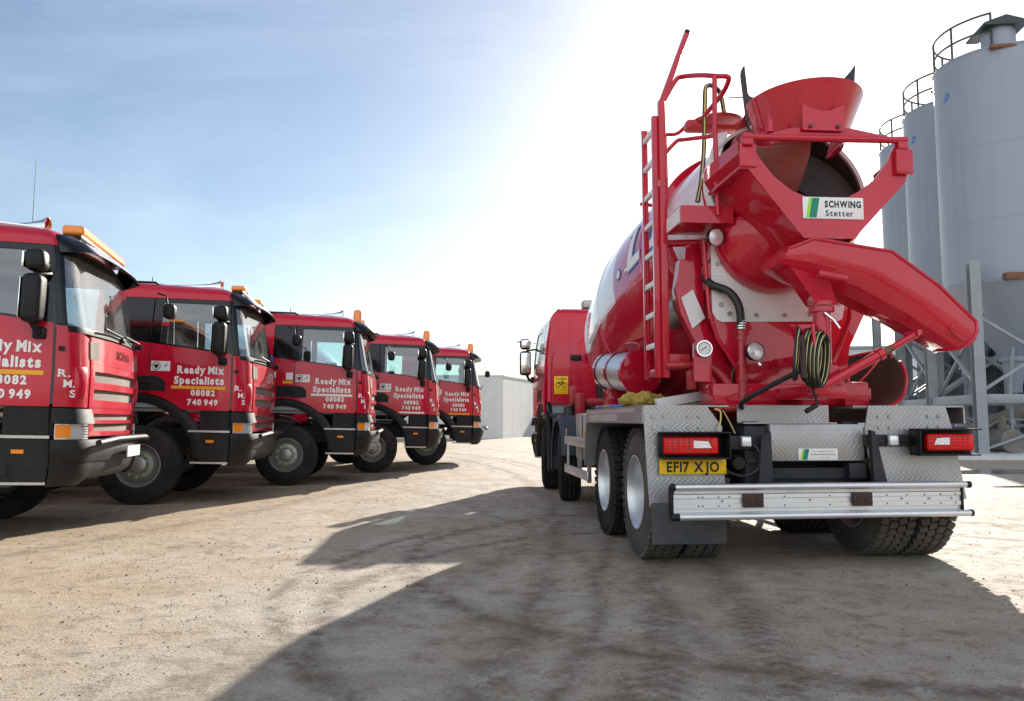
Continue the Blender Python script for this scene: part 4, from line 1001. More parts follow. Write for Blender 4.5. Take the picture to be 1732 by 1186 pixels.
# charging hopper
HC = Vector((.115, -.40))
def hop(a, z):
    k = (z - 3.22) / .5; k = max(-.2, k); rx, ry = .30 + .165 * k, .33 + .19 * k
    return Vector((HC.x - .055 + .045 * k + rx * cos(a), HC.y - .03 * (1 - k) + ry * sin(a), z))
b = MB(); b.grid(lambda u, v: hop(R(178) + R(205) * u, 3.262 + (.388 + .02 * sin(u * pi)) * v), 48, 6); H = b.build('charging_hopper', M['red_splash'], T, solid=.012, ang=30)
b = MB(); b.tube([hop(R(178) + R(205) * k / 48, 3.65 + .02 * sin(k / 48 * pi)) for k in range(49)], .012, 8); b.tube([hop(R(238), 3.53) * 1 + Vector((0, -.012, 0)), hop(R(240), 3.55) + Vector((0, -.012, 0)), hop(R(265), 3.535) + Vector((0, -.012, 0)), hop(R(300), 3.52) + Vector((0, -.012, 0)), hop(R(298), 3.40) + Vector((0, -.012, 0))], .007, 6); b.build('rim', M['red'], H)
def wing_pt(u, v):
    a = R(182) - R(196) * u; top = .15 + .19 * abs(cos(pi * u)) ** 2
    return Vector((.17 + (.43 + .04 * v) * cos(a), -.22 + (.40 + .03 * v) * sin(a), 3.62 + (top + .1) * v))
b = MB(); b.grid(wing_pt, 40, 6); b.build('rubber_flap', M['flap'], H, solid=.008)
b = MB(); b.lathe([(0, .30), (.16, .29), (.34, .24), (.76, .10)], o=(-.14, -.40, 3.40), axis=(.12, .32, -.50), n=36); b.build('throat', M['red_cement'], H, solid=.01)
# mouth ring and mixing blade seen inside the hopper
b = MB(); b.lathe([(-.02, .655), (-.04, .675), (.0, .695), (.04, .695), (.05, .67)], axis=(0, 0, 1), n=64); o = b.build('mouth_ring', M['white_dirty'], D)
b = MB()
def blade(u, v):
    a = R(200) - R(190) * u; rr = .67 - .34 * v; return Vector((rr * cos(a), rr * sin(a), .05 + .5 * u + .1 * v))
b.grid(blade, 24, 4); b.build('mixing_blade', M['cement_dark'], D, solid=.02)

# discharge chute: U section swept along a bent line
tops = [(-.26, 2.36), (-.10, 2.42), (.47, 2.33), (.82, 2.08), (1.09, 1.82)]; bots = [(-.34, 2.24), (-.20, 2.15), (.16, 2.02), (.55, 1.825), (.91, 1.625)]
ys = [-.70, -.72, -.76, -.79, -.82]; wid = [.22, .26, .25, .22, .19]
secs = [(1, 0), (1, .20), (.99, .42), (.93, .60), (.76, .80), (.42, .97), (0, 1), (-.42, .97), (-.76, .80), (-.93, .60), (-.99, .42), (-1, .20), (-1, 0)]
b = MB(); rows = []; lip = []
for i in range(5):
    t_, b_ = Vector((tops[i][0], ys[i], tops[i][1])), Vector((bots[i][0], ys[i], bots[i][1]))
    dr = (Vector((tops[4][0] - tops[3][0], 0, tops[4][1] - tops[3][1]))).normalized() * (.07 if i == 4 else 0)
    row = [t_ + (b_ - t_) * k + Vector((0, -wid[i] * v, 0)) + dr * sin(pi * k) ** .7 for v, k in secs]
    rows.append([b.b.verts.new(q) for q in row]); lip.append(row)
for p, q in zip(rows, rows[1:]): b.bridge(p, q, False)
b.b.faces.new(rows[0])
CH = b.build('chute', M['red_splash'], T, solid=.010, ang=16)
b = MB(); b.tube(lip[-1], .014, 8); b.tube([r_[0] for r_ in lip], .013, 8); b.tube([r_[-1] for r_ in lip], .013, 8)
b.beam(lip[0][0], lip[0][-1], .02, .03)
def on_chute(u, q, off=.012):
    a, c_ = lip[3][2] + (lip[4][2] - lip[3][2]) * u, lip[3][4] + (lip[4][4] - lip[3][4]) * u
    return a + (c_ - a) * q + Vector((-.005, -off - .012, -.01))
b.tube(smooth_path([on_chute(.62, .10), on_chute(.60, .32), on_chute(.66, .42), on_chute(.86, .42), on_chute(.91, .32)], 4), .009, 6)
b.build('chute_edge', M['red'], CH)
b = MB(); b.prism([(-.30, -1.02, 2.20), (-.02, -1.02, 2.12), (.06, -.98, 1.94), (-.10, -.98, 1.94)], (0, .16, 0)); b.cyl((-.14, -1.10, 2.14), (.06, -1.12, 2.10), .03); b.build('chute_bracket', M['red'], T, ang=20)
b = MB(); b.cyl((-.035, -.92, 1.50), (-.035, -.92, 1.90), .062, n=24); b.cyl((-.035, -.92, 1.89), (-.035, -.92, 1.925), .09, n=24); b.cyl((-.035, -.92, 1.935), (-.035, -.92, 1.965), .085, n=24)
b.xz([(-.11, 1.36), (.10, 1.36), (.10, 1.42), (.05, 1.50), (-.06, 1.50)], -.96, .06); b.box(-.10, .12, -.95, -.15, 1.26, 1.36, .01); b.box(-.10, .04, -.86, -.15, 1.52, 1.60, .01); b.xz([(-.25, 1.80), (-.06, 1.80), (-.02, 1.70), (-.06, 1.58), (-.21, 1.66)], -.88, .03)
b.build('swivel_post', M['red'], T)
b = MB(); b.tube([(-.05, -1.0, 1.875), (.0, -1.03, 1.82), (.035, -1.05, 1.755)], .011, 10); b.build('locking_lever', M['chrome'], T)
b = MB(); j0, j1 = Vector((-.10, -1.0, 1.335)), Vector((.60, -1.05, 1.72)); jm = j0.lerp(j1, .62)
b.cyl(j0, jm, .036, n=18); b.cyl(jm - (j1 - j0) * .02, jm + (j1 - j0) * .03, .044, n=18); b.cyl(jm, j1, .026, n=16); b.box(-.16, -.04, -1.03, -.9, 1.29, 1.37, .01); b.cyl((.60, -1.10, 1.73), (.60, -.92, 1.73), .02); J = b.build('chute_jack', M['red'], T)
b = MB(); b.cyl(jm + (j1 - j0) * .035, jm + (j1 - j0) * .13, .0275, n=16); b.build('jack_rod', M['rust'], J)
b = MB(); b.tube([(-.17, -1.02, 1.34), (-.15, -1.04, 1.24), (-.155, -1.05, 1.21)], .009, 6); b.tube([(-.155, -1.05, 1.21), (-.24, -1.06, 1.165)], .018, 8); b.build('jack_handle', M['black'], T)
# chute extension stored on the far side
TM = Matrix.Translation((2.22, 6.68, 0)) @ Matrix.Rotation(R(4.6), 4, 'Z')
def on_truck(name, loc): return empty(name, TM @ Vector(loc), (0, 0, R(4.6)))
xr = on_truck('chute_extension', (.80, -.15, 1.20)); tag(xr, 'spare half round chute section with a red rim, lying on a mudguard beside the hose', 'chute section')
b = MB(); b.lathe([(0, .235), (.0, .245), (1.25, .275)], o=(0, 0, .245), axis=(0, 1, 0), n=36, a0=R(-72), a1=R(198)); b.build('trough', M['cement'], xr, solid=.012)
ring = [Vector((.252 * sin(a) , -.004, .245 + .252 * cos(a))) for a in [R(75) + R(232) * k / 40 for k in range(41)]]
b = MB(); b.tube([Vector((-p.x, p.y, p.z)) for p in ring], .014, 8); b.build('rim', M['red'], xr)
b = MB(); b.tube(smooth_path([(-.28, .05, .42), (-.05, .0, .47), (.10, -.02, .485), (.12, -.02, .42)], 5), .008, 6); b.tube(smooth_path([(-.22, -.02, .02), (-.17, -.02, .2), (-.08, -.02, .30), (.02, .0, .40)], 5), .009, 6); b.build('handle', M['red'], xr)

# hose reel on its hook
cr = on_truck('coiled_hose', (-.19, -1.0, 1.30)); tag(cr, 'black hose with yellow stripes coiled on a hook under the chute', 'hose')
b = MB(); b2 = MB(); rnd = random.Random(4)
for k in range(6):
    x = -.095 + .038 * k; w_, h_ = .055 + rnd.uniform(-.006, .006), .195 + rnd.uniform(-.02, .012); tl = .10 + rnd.uniform(-.02, .03)
    xc = -.03 + .022 * k
    lp = [Vector((xc + (.062 if k else .028) * cos(a) - (0 if k else .05) + .02 * sin(a) * rnd.uniform(.9, 1.1), -.01 - .012 * k + .045 * cos(a), .275 + h_ * sin(a) - .010 * k)) for a in [2 * pi * i / 40 for i in range(40)]]
    b.tube(lp, .0165, 10, closed=True)
    for dx in (.0,):
        b2.tube([p + Vector((dx, -.0140, .0)) + Vector((0, 0, .004)) for p in lp], .0034, 6, closed=True)
b.build('hose', M['hoseblack'], cr); b2.build('hose_stripe', M['hoseyellow'], cr)
b = MB(); b.tube([(-.07, -.085, .40), (-.068, -.09, .25), (-.07, -.09, .20)], .016, 10); b.tube([(-.07, -.09, .2), (-.07, -.09, .10)], .02, 10); b.build('nozzle', M['brown'], cr)
b = MB(); b.prism([(-.24, -.98, 1.79), (-.14, -.98, 1.79), (-.09, -.98, 1.72), (-.09, -.98, 1.60), (-.20, -.98, 1.62)], (0, .10, 0)); b.box(-.20, -.02, -1.0, -.90, 1.70, 1.735, .008); b.tube([(-.19, -1.10, 1.78), (-.18, -1.10, 1.62), (-.16, -1.10, 1.52)], .014, 8); b.build('hose_hook', M['red'], T)
b = MB(); b.tube(smooth_path([(-.22, -.95, 1.46), (-.36, -.75, 1.36), (-.50, -.55, 1.245), (-.47, -.45, 1.20)]), .019, 10); b.build('water_hose', M['hoseblack'], T)

# pipes, gauge and floodlights at the left
b = MB(); b.cyl((-.375, -.22, 1.17), (-.375, -.22, 1.86), .032, n=16)
for z in (1.30, 1.42, 1.55, 1.75): b.cyl((-.375, -.22, z), (-.375, -.22, z + .03), .042, n=16)
b.cyl((-.55, -.24, 1.195), (-.14, -.24, 1.195), .034, n=16); b.cyl((-.26, -.24, 1.195), (-.20, -.24, 1.195), .044, n=16); b.cyl((-.66, -.20, 1.19), (-.55, -.24, 1.195), .026, n=12)
b.tube(smooth_path([(-.93, .05, 1.56), (-.62, .02, 1.56), (-.50, -.02, 1.50), (-.40, -.12, 1.32)]), .034, 14); b.cyl((-.68, .04, 1.52), (-.68, .04, 1.585), .042, n=14); b.box(-.75, -.69, -.02, .08, 1.36, 1.52, .008); b.box(-.93, -.72, .05, .25, 1.58, 1.66, .008)
b.build('water_pipe', M['red_worn'], T)
b = MB(); b.tube(smooth_path([(-.62, -.05, 2.30), (-.58, -.13, 2.22), (-.46, -.2, 2.15), (-.39, -.23, 2.02), (-.375, -.22, 1.84)]), .034, 12)
b.tube(smooth_path([(-.60, -.04, 2.60), (-.56, -.09, 2.48), (-.60, -.09, 2.40), (-.62, -.05, 2.30)]), .010, 8); b.build('pump_hose', M['hoseblack'], T)
b = MB()
for k in range(4): b.cyl((-.377 + .002 * k, -.222, 1.845 + .02 * k), (-.377 + .002 * k, -.222, 1.853 + .02 * k), .0375, n=14)
b.build('hose_clip', M['chrome'], T)
b = MB(); b.xz([(-.75, 1.42), (-.60, 1.42), (-.60, 1.72), (-.635, 1.765), (-.715, 1.765), (-.75, 1.72)], -.15, .03); go = b.build('gauge_plate', M['red'], T)
b = MB(); b.cyl((-.675, -.15, 1.685), (-.675, -.185, 1.685), .068, n=32); b.lathe([(-.185, .068), (-.20, .066), (-.20, .058), (-.188, .056)], o=(-.675, 0, 1.685), axis=(0, 1, 0), n=32); gg = b.build('gauge', M['chrome'], go)
b = MB(); b.cyl((-.675, -.186, 1.685), (-.675, -.189, 1.685), .056, n=32); b.build('gauge_face', M['letter'], gg)
b = MB(); b.beam((-.705, -.1905, 1.668), (-.655, -.1905, 1.70), .002, .006)
for k in range(11):
    a = R(225 - 27 * k); b.beam((-.675 + .043 * cos(a), -.1905, 1.685 + .043 * sin(a)), (-.675 + .052 * cos(a), -.1905, 1.685 + .052 * sin(a)), .002, .004)
b.build('gauge_needle', M['ink'], gg)
def floodlight(x, y, z, r, tilt):
    b = MB(); d = Vector((sin(tilt[0]), -cos(tilt[0]) * cos(tilt[1]), sin(tilt[1]))).normalized(); c = Vector((x, y, z))
    b.lathe([(-.09, .02), (-.08, r * .6), (-.03, r * .95), (.012, r * 1.04), (.02, r), (.012, r * .96)], o=c, axis=d, n=32); o = b.build('floodlight', M['blackgloss'], T)
    b = MB(); b.lathe([(.010, r * .97), (.018, r * .6), (.021, .002)], o=c, axis=d, n=32); b.build('lamp_lens', M['clearlens'], o)
    b = MB(); b.tube([c - d * .05, c - d * .09 + Vector((0, 0, -.05))], .012, 8); b.build('lamp_bracket', M['steel'], o)
floodlight(-.295, -.30, 1.655, .076, (.15, .1)); floodlight(-.60, -.30, 2.58, .07, (.25, -.15))
b = MB(); b.tube([(-.27, -.28, 1.58), (-.25, -.30, 1.54)], .012, 8); b.build('tap', M['chrome'], T)

# platform, ladder, guard rails
b = MB(); b.box(-.90, -.47, -.37, -.352, 2.68, 2.82); b.box(-.90, -.882, -.35, .06, 2.68, 2.82); b.box(-.488, -.47, -.35, .06, 2.68, 2.82); b.box(-.88, -.49, -.35, .06, 2.68, 2.71); b.build('platform', M['red'], T)
b = MB(); b.box(-.9045, -.9015, -.34, .04, 2.69, 2.81); b.build('reflective_strip', M['letter'], T)
b = MB(); b.tube(smooth_path([(-.95, .14, 2.62), (-.62, .08, 2.62), (-.46, .05, 2.62), (-.43, .10, 2.58), (-.46, .2, 2.55)]), .032, 12); b.box(-.60, -.45, .06, .14, 2.42, 2.60, .01); b.prism([(-.74, .04, 2.6), (-.60, .04, 2.6), (-.62, .04, 2.2), (-.78, .04, 2.2)], (0, .05, 0)); b.build('platform_bracket', M['red'], T)
b = MB()
b.box(-1.005, -.955, .07, .13, 1.46, 3.73, .006); b.box(-1.005, -.955, .43, .48, 1.46, 3.73, .006); b.box(-.99, -.955, .13, .43, 1.475, 1.54, .005); LD = b.build('ladder', M['red'], T)
for k in range(8):
    z = 1.72 + .268 * k; b = MB(); b.box(-1.0, -.965, .13, .43, z, z + .045, .004); b.build('rung', M['aludirty'] if k < 0 else M['letter'], LD)
b = MB(); b.box(-.955, -.895, .04, .10, 1.46, 3.86, .006); b.beam((-.925, .07, 3.84), (-.68, .10, 4.49), .045, .045, .004)
b.tube(smooth_path([(-.915, .07, 3.84), (-.80, .06, 4.04), (-.74, .05, 4.075), (-.66, -.2, 3.98), (-.58, -.37, 3.90), (-.50, -.38, 3.895), (-.48, -.36, 3.87), (-.50, -.25, 3.80), (-.56, .0, 3.72)], 4), .021, 10); b.tube([(-.60, -.37, 3.90), (-.61, -.375, 3.5), (-.60, -.378, 2.74)], .021, 10)
b.tube(smooth_path([(-.91, .07, 3.38), (-.80, .06, 3.50), (-.74, .04, 3.51), (-.60, -.37, 3.40)], 4), .018, 10); b.box(-.98, -.90, .09, .14, 3.64, 3.68, .005)
GRL = b.build('guard_rail', M['red'], T)
b = MB(); b.tube(smooth_path([(-.97, .62, 3.78), (-.75, .62, 3.77), (-.62, .6, 3.78), (-.54, .5, 3.86)], 4), .018, 8); b.tube([(-.74, .62, 3.77), (-.735, .62, 3.12), (-.76, .62, 3.08), (-1.0, .55, 3.08)], .018, 8); b.build('guard_rail', M['red'], T)
b = MB(); b.cyl((-.68, .10, 4.488), (-.668, .10, 4.52), .024, n=10); b.build('pole_tip', M['black'], GRL)
# water feed over the hopper
b = MB(); b.lathe([(0, .02), (.0, .16), (.03, .22), (.06, .23), (.07, .21)], o=(-.30, .45, 3.78), axis=(0, 0, 1), n=28); b.box(-.60, .06, .38, .52, 3.74, 3.84, .03); b.xz([(-.40, 3.20), (-.30, 3.55), (-.16, 3.80), (.0, 3.80), (-.2, 3.2)], .05, .05); b.build('feed_bracket', M['red_worn'], T)
b = MB()
for k in range(6): b.beam((-.44 + .055 * k, -.25 + .06 * k, 3.25 + .03 * k), (-.40 + .055 * k, .1 + .06 * k, 3.42 + .04 * k), .03, .012)
b.beam((-.62, -.2, 3.1), (-.36, .15, 3.62), .10, .015); b.build('slotted_bracket', M['white_dirty'], T)
b = MB(); hp = smooth_path([(-.30, .25, 3.83), (-.36, .2, 4.02), (-.50, .12, 4.03), (-.55, .04, 3.80), (-.57, .02, 3.45), (-.60, .02, 3.15), (-.64, .02, 2.96)]); b.tube(hp, .020, 10); wh = b.build('feed_hose', M['hoseblack'], T)
b = MB(); b.tube([p + Vector((-.003, -.016, .002)) for p in hp], .007, 6); b.build('hose_stripe', M['hoseyellow'], wh)
b = MB(); b.tube([(-.27, .22, 3.98), (-.05, .2, 3.975)], .006, 6); b.build('valve_rod', M['rust'], T)

# water tank on the left
ta, tb = Vector((-.84, 1.32, 1.58)), Vector((-.93, 2.35, 1.66)); ax = (tb - ta).normalized()
b = MB(); b.cyl(ta, tb, .205, n=40); TK = b.build('water_tank', M['alu'], T)
b = MB()
for t_, w_, r_ in ((.0, .035, .22), (.55, .035, .213), (.98, .05, .215)): b.lathe([(t_ - w_, .10 if t_ == 0 else r_), (t_ - w_, r_), (t_ + w_, r_), (t_ + w_, r_ - .02)], o=ta, axis=ax, n=40)
b.lathe([(-.035, .22), (-.05, .14), (-.055, .002)], o=ta, axis=ax, n=40)
b.tube(smooth_path([ta + Vector((0, .02, .21)), ta + Vector((0, .03, .29)), ta + Vector((-.05, .40, .32)), ta + Vector((-.05, .46, .22))], 4), .016, 8); b.box(-.92, -.72, 1.55, 1.62, 1.217, 1.42, .01); b.box(-1.0, -.78, 2.1, 2.18, 1.2, 1.5, .01); b.build('tank_strap', M['red'], TK)

# rear mudguards, lamps, number plate, underrun bar
yb = -.58
def mudguard(s, outl, x0, x1):
    b = MB(); b.xz(outl, yb, .012)
    b.box(x0, x1, yb + .012, 1.86, 1.205, 1.217)
    xo = x0 if s < 0 else x1; b.box(xo - .006, xo + .006, yb + .012, 1.86, 1.08, 1.205)
    pr = [(x0, 1.86, 1.217), (x1, 1.86, 1.217), (x1, 2.05, .62), (x0, 2.05, .62)]; b.prism(pr, (0, .012, 0))
    o = b.build('mudguard', M['tread'], T, ang=25)
    for cx, cz in ((outl[0][0] + .12 * 1, 1.135), (outl[1][0] - .10, 1.135)):
        for dx in (0, .085):
            for dz in (0, -.085): b = MB(); b.cyl((cx + dx - .04, yb, cz + dz), (cx + dx - .04, yb - .012, cz + dz), .015, n=10); b.build('bolt', M['steel'], o)
    return o
ml = mudguard(-1, [(-1.285, 1.217), (-.80, 1.217), (-.68, 1.06), (-.66, .46), (-1.245, .46), (-1.26, .70)], -1.285, -.62)
b = MB(); b.box(-1.293, -1.287, -.3, 1.84, 1.17, 1.2); 
for k in range(26): b.box(-1.296, -1.287, .35 + k * .05, .375 + k * .05, 1.10, 1.16)
b.build('perforated_edge', M['aludirty'], ml)
mr = mudguard(1, [(.48, 1.217), (1.10, 1.217), (1.15, 1.04), (1.24, .50), (.50, .50), (.44, 1.02)], .62, 1.26)
b = MB(); b.box(.40, .80, -.50, -.1, 1.205, 1.217); b.build('step_plate', M['tread'], T)
for x0, x1 in ((-1.235, -.665),):
    b = MB(); b.box(x0, x1, yb - .012, yb - .004, .185, .49, .003); b.build('mud_flap', M['flap'], T)
b = MB(); b.box(-1.175, -.665, yb - .034, yb - .026, .703, .812, .003); npz = b.build('number_plate', M['plate'], T)
lettering('lettering', 'EF17 XJO', facing((-.92, yb - .0355, .721), (1, 0, 0), (0, 0, 1), (0, -1, 0)), .076, M['ink'], npz, 'C', width=.40, bold=.035)
b = MB(); b.box(-1.1, -.75, yb - .026, yb - .004, .73, .79); b.build('plate_holder', M['black'], T)
def tail_lamp(x0, x1, z0, z1, hx0, hx1, hz0, hz1, s):
    b = MB(); b.box(hx0, hx1, yb - .05, yb - .035, hz0, hz1, .004); b.box(hx0, hx1, yb - .19, yb - .052, hz1 - .012, hz1, .003); b.box(hx0, hx1, yb - .17, yb - .052, hz0, hz0 + .012, .003)
    xs_ = (hx0, hx0 + .012) if s > 0 else (hx1 - .012, hx1); b.box(*xs_, yb - .18, yb - .052, hz0 + .013, hz1 - .013, .003)
    b.box(hx0 + .05, hx1 - .05, yb - .034, yb - .0, (hz0 + hz1) / 2 - .03, (hz0 + hz1) / 2 + .03)
    h = b.build('lamp_housing', M['black'], T)
    b = MB(); b.box(x0, x1, yb - .115, yb - .051, z0, z1, .016, 3); b.build('tail_lamp', M['redlens'], h)
    b = MB()
    q = [(x0 + .53 * (x1 - x0), z0 + .36 * (z1 - z0)), (x0 + .86 * (x1 - x0), z0 + .36 * (z1 - z0)), (x0 + .80 * (x1 - x0), z0 + .72 * (z1 - z0)), (x0 + .53 * (x1 - x0), z0 + .78 * (z1 - z0))]
    if s > 0: q = [(x0 + x1 - x, z) for x, z in q]
    b.xz(q, yb - .119, .006); b.build('reversing_lamp', M['clearlens'], h)
    b = MB()
    for i in range(9):
        for j in range(5):
            cx, cz = x0 + .05 * (x1 - x0) + (x1 - x0) * .10 * i, z0 + .14 * (z1 - z0) + (z1 - z0) * .17 * j
            b.box(cx - .012, cx + .012, yb - .1165, yb - .114, cz - .006, cz + .006)
    b.build('lamp_grid', M['redgrid'], h)
tail_lamp(-1.155, -.745, .852, .983, -1.185, -.675, .82, 1.02, -1)
tail_lamp(.87, 1.245, .872, 1.005, .775, 1.26, .838, 1.042, 1)
b = MB(); b.box(-.68, -.36, yb - .03, yb - .0, .885, .985, .006); b.box(.42, .79, yb - .03, yb - .0, .905, .995, .006)
b.xz([(-.41, .985), (-.34, 1.02), (-.33, .56), (-.45, .56)], yb - .10, .05); b.xz([(.44, 1.03), (.47, 1.02), (.56, .60), (.45, .60)], yb - .10, .05); b.box(-.50, -.32, yb + .02, yb + .3, .6, 1.06, .01); b.box(-.45, .55, yb + .1, yb + .2, .60, .72); b.box(-.35, .32, yb + .05, yb + .12, .66, .74)
b.box(.30, .44, yb - .02, yb + .1, .66, .78, .01); b.cyl((-.55, yb, .78), (-.55, yb + .1, .80), .05, n=14)
b.build('lamp_bracket', M['chassis'], T)
for x, z in ((-.52, .945), (.63, .953)):
    b = MB(); b.box(x - .042, x + .042, yb - .075, yb - .031, z - .042, z + .042, .012, 3); o = b.build('work_light', M['steel'], T)
    b = MB(); b.box(x - .034, x + .034, yb - .082, yb - .076, z - .034, z + .034, .006, 2); b.build('lamp_lens', M['clearlens'], o)
b = MB(); b.tube(smooth_path([(-.47, yb - .06, .93), (-.42, yb - .08, .85), (-.44, yb - .08, .74), (-.55, yb - .07, .69), (-.66, yb - .05, .72)]), .011, 8); b.build('cable', M['hoseblack'], T); b = MB(); b.tube(smooth_path([(.57, yb - .05, .95), (.50, yb - .05, .93), (.46, yb - .05, .86)]), .009, 8); b.build('cable', M['hoseblack'], T)
b = MB(); b.tube(smooth_path([(-.74, yb - .02, 1.19), (-.70, yb - .03, 1.17), (-.70, yb - .03, 1.10), (-.72, yb - .03, 1.03)]), .006, 8); b.build('air_line', M['hoseyellow'], T); b = MB(); b.tube(smooth_path([(-.57, -.3, 1.18), (-.56, -.4, 1.1), (-.53, -.45, 1.0)]), .006, 8); b.build('air_line', M['hoseyellow'], T)
b = MB(); b.box(-.31, .43, yb - .01, yb + .30, .795, 1.075, .006); CB = b.build('valve_box', M['tread'], T, label='diamond plate box with a maker sticker')
b = MB(); b.box(-.50, .24, -.42, -.41, 1.085, 1.222); b.box(-.50, .24, -.55, -.42, 1.078, 1.088); b.build('step_plate', M['tread'], T)
def brand(parent, x, z, w_, h_, y, lines):
    b = MB(); b.box(x, x + w_, y, y + .003, z, z + h_, .001); s_ = b.build('sticker', M['letter'], parent)
    for m_, q in ((M['lime'], [(.05, .0), (.10, .0), (.16, 1), (.11, 1)]), (M['green'], [(.10, 0), (.22, 0), (.28, 1), (.16, 1)])):
        b = MB(); b.b.faces.new([b.b.verts.new((x + a * w_, y - .0008, z + h_ * (.04 + .92 * c_))) for a, c_ in q]); b.build('emblem', m_, s_)
    for s__, cx, cz, hh, ww, bo, al in lines:
        lettering('lettering', s__, facing((x + cx * w_, y - .0008, z + cz * h_), (1, 0, 0), (0, 0, 1), (0, -1, 0)), hh * h_, M['ink'], s_, al, width=ww * w_, bold=bo)
    return s_
brand(CHF, -.125, 2.600, .47, .165, -.868, [('SCHWING', .36, .54, .30, .60, .05, 'L'), ('Stetter', .37, .13, .28, .46, .02, 'L')])
brand(CB, -.095, .802, .31, .088, yb - .0145, [('mixer supplied & serviced', .34, .72, .11, .56, .0, 'L'), ('by Schwing Stetter (UK) Ltd', .32, .44, .13, .60, .02, 'L'), ('www. stetter', .55, .18, .09, .25, .0, 'L')])

ub = empty('underrun_bar', (-.005, -.79, 0), (0, 0, R(2.8))); ub.parent = T
b = MB(); pr = [(0, .428), (.0, .440), (.012, .447), (.012, .470), (.0, .474), (0, .505), (.008, .509), (.008, .540), (0, .545), (0, .572), (.012, .576), (.012, .600), (0, .604), (0, .612), (.03, .612), (.03, .428)]
b.prism([(-1.135, y, z) for y, z in pr], (2.23, 0, 0)); UB = b.build('bar_profile', M['alu'], ub, ang=20)
b = MB(); b.cyl((-1.13, -.005, .625), (1.14, -.005, .625), .024, n=18); b.cyl((-1.10, -.015, .415), (1.15, -.015, .415), .024, n=18); b.build('bar_rail', M['alu'], ub)
b = MB(); b.box(-1.165, -1.137, -.01, .032, .42, .63, .006); b.build('end_plate', M['black'], ub); b = MB(); b.box(1.097, 1.112, -.01, .032, .43, .62, .004); b.build('end_plate', M['black'], ub)
for z, xo, xi in ((.625, -1.16, -1.128), (.625, 1.138, 1.165), (.415, -1.16, -1.098), (.415, 1.148, 1.175)): b = MB(); b.cyl((xo, -.01, z), (xi, -.01, z), .0265, n=18); b.build('end_cap', M['black'], ub)
for x in (-.545, .295):
    b = MB(); b.box(x - .075, x + .075, -.03, -.001, .478, .578, .006); 
    for dx in (-.03, .03): b.cyl((x + dx, -.03, .528), (x + dx, -.036, .528), .016, n=14)
    b.build('buffer', M['brown'], ub)
rnd = random.Random(9); b = MB(); b.cyl((0, .0005, 0), (0, -.0015, 0), .006, n=8); RV = b.mesh('rivet', M['black'])
for x in (-.95, -.92, -.80, -.77, -.72, -.3, -.1, .05, .5, .62, .66, .80, .84, .93, 1.02, 1.05):
    for z in ((.553, .49) if rnd.random() < .6 else (.525,)): link('rivet', RV, ub).location = (x, 0, z)
b = MB(); b.prism([(-1.13, -.0012, .577), (1.09, -.0012, .577), (1.09, -.0012, .599), (-1.13, -.0012, .599)], (0, .001, 0)); b.build('dirt_strip', M['aludirty'], ub)
b = MB(); b.box(-.45, -.33, -.74, -.5, .45, .62, .01); b.build('bar_bracket', M['chassis'], T); b = MB(); b.box(.40, .52, -.70, -.5, .45, .62, .01); b.build('bar_bracket', M['chassis'], T)

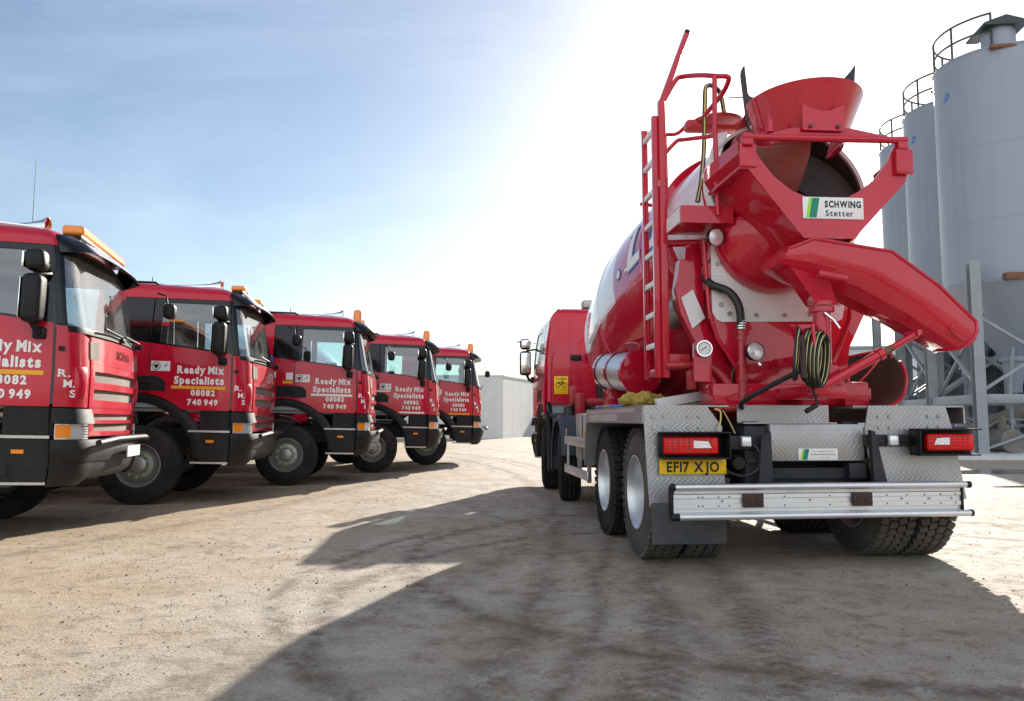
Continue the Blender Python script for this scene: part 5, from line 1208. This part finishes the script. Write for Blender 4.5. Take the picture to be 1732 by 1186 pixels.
# left side: guard rails, tank, front mudguards
for s in (-1, 1):
    b = MB()
    for z in (.80, .44): b.box(s * 1.215 - .014, s * 1.215 + .014, 2.20, 3.88, z, z + .105, .006)
    b.box(s * 1.19 - .012, s * 1.19 + .012, 3.80, 3.84, .44, .90); b.build('side_guard', M['alu'], T)
    b = MB(); b.box(s * 1.19 - .02, s * 1.19 + .02, 2.24, 2.30, .42, 1.18); b.box(s * 1.15 - .02, s * 1.15 + .02, 3.1, 3.2, .42, 1.18); b.build('side_guard_bracket', M['steel'], T)
    b = MB(); b.box(s * .60, s * 1.12, 2.35, 3.62, .62, 1.19, .03, 3); b.build('fuel_tank', M['aludirty'], T)
    for y in (2.33, 3.7):
        b = MB(); b.box(s * 1.222, s * 1.232, y, y + .05, .92, 1.0, .004); b.build('marker_lamp', M['amber'], T)
    b = MB(); rr = []
    for i in range(21):
        a = R(-14) + R(185) * i / 20; ro = .63
        rr.append([b.b.verts.new((s * x_, 4.6 + ro_ * cos(a), .55 + ro_ * sin(a))) for x_, ro_ in ((.82, ro), (1.20, ro), (1.235, ro - .03), (1.235, ro - .08))])
    for p, q in zip(rr, rr[1:]): b.bridge(p, q, False)
    b.build('mudguard', M['slate'], T, solid=.014)
    b = MB(); b.box(s * .80, s * 1.18, 5.35, 5.42, .45, 1.15, .01); b.box(s * .80, s * 1.16, 5.42, 6.0, 1.16, 1.22, .01); b.build('mud_flap', M['slate'], T)
# yellow fleece brush with a blue pole lying on the left mudguard
w1 = on_truck('cleaning_brush', (-1.0, .62, 1.217)); tag(w1, 'yellow fleece brush with a blue pole lying on an aluminium mudguard', 'brush')
b = MB(); rnd = random.Random(21); g = bmesh.ops.create_icosphere(b.b, subdivisions=4, radius=1)
for v in b.b.verts:
    n_ = v.co.copy(); v.co = Vector((.20 * n_.x, .10 * n_.y, .066 + .07 * n_.z)) * (1 + rnd.uniform(-.13, .13)); v.co.z = max(0.0, v.co.z + .012 * sin(v.co.x * 40))
b.build('fleece_head', M['fleece'], w1, ang=10)
b = MB(); b.tube([(-.12, .15, .02), (-.16, .55, .02)], .017, 10); b.tube([(-.19, .78, .02), (-.21, .98, .02)], .017, 10); b.build('pole', M['blue'], w1)
b = MB(); b.tube([(-.16, .55, .02), (-.19, .78, .02)], .019, 10); b.tube([(-.21, .98, .02), (-.215, 1.02, .02)], .02, 10); b.build('pole_grip', M['wood'], w1)
w2 = on_truck('plank', (-.62, .30, 1.217)); tag(w2, 'pale plank lying across the mudguard beside the fleece brush', 'plank')
w2.rotation_euler = (0, R(-9), R(14)); b = MB(); b.box(-.34, .34, -.03, .03, .045, .125, .004); b.build('board', M['letter'], w2)
b = MB(); b.box(-.32, .34, -.1, -.04, .0, .04, .004); b.build('batten', M['wood'], w2)
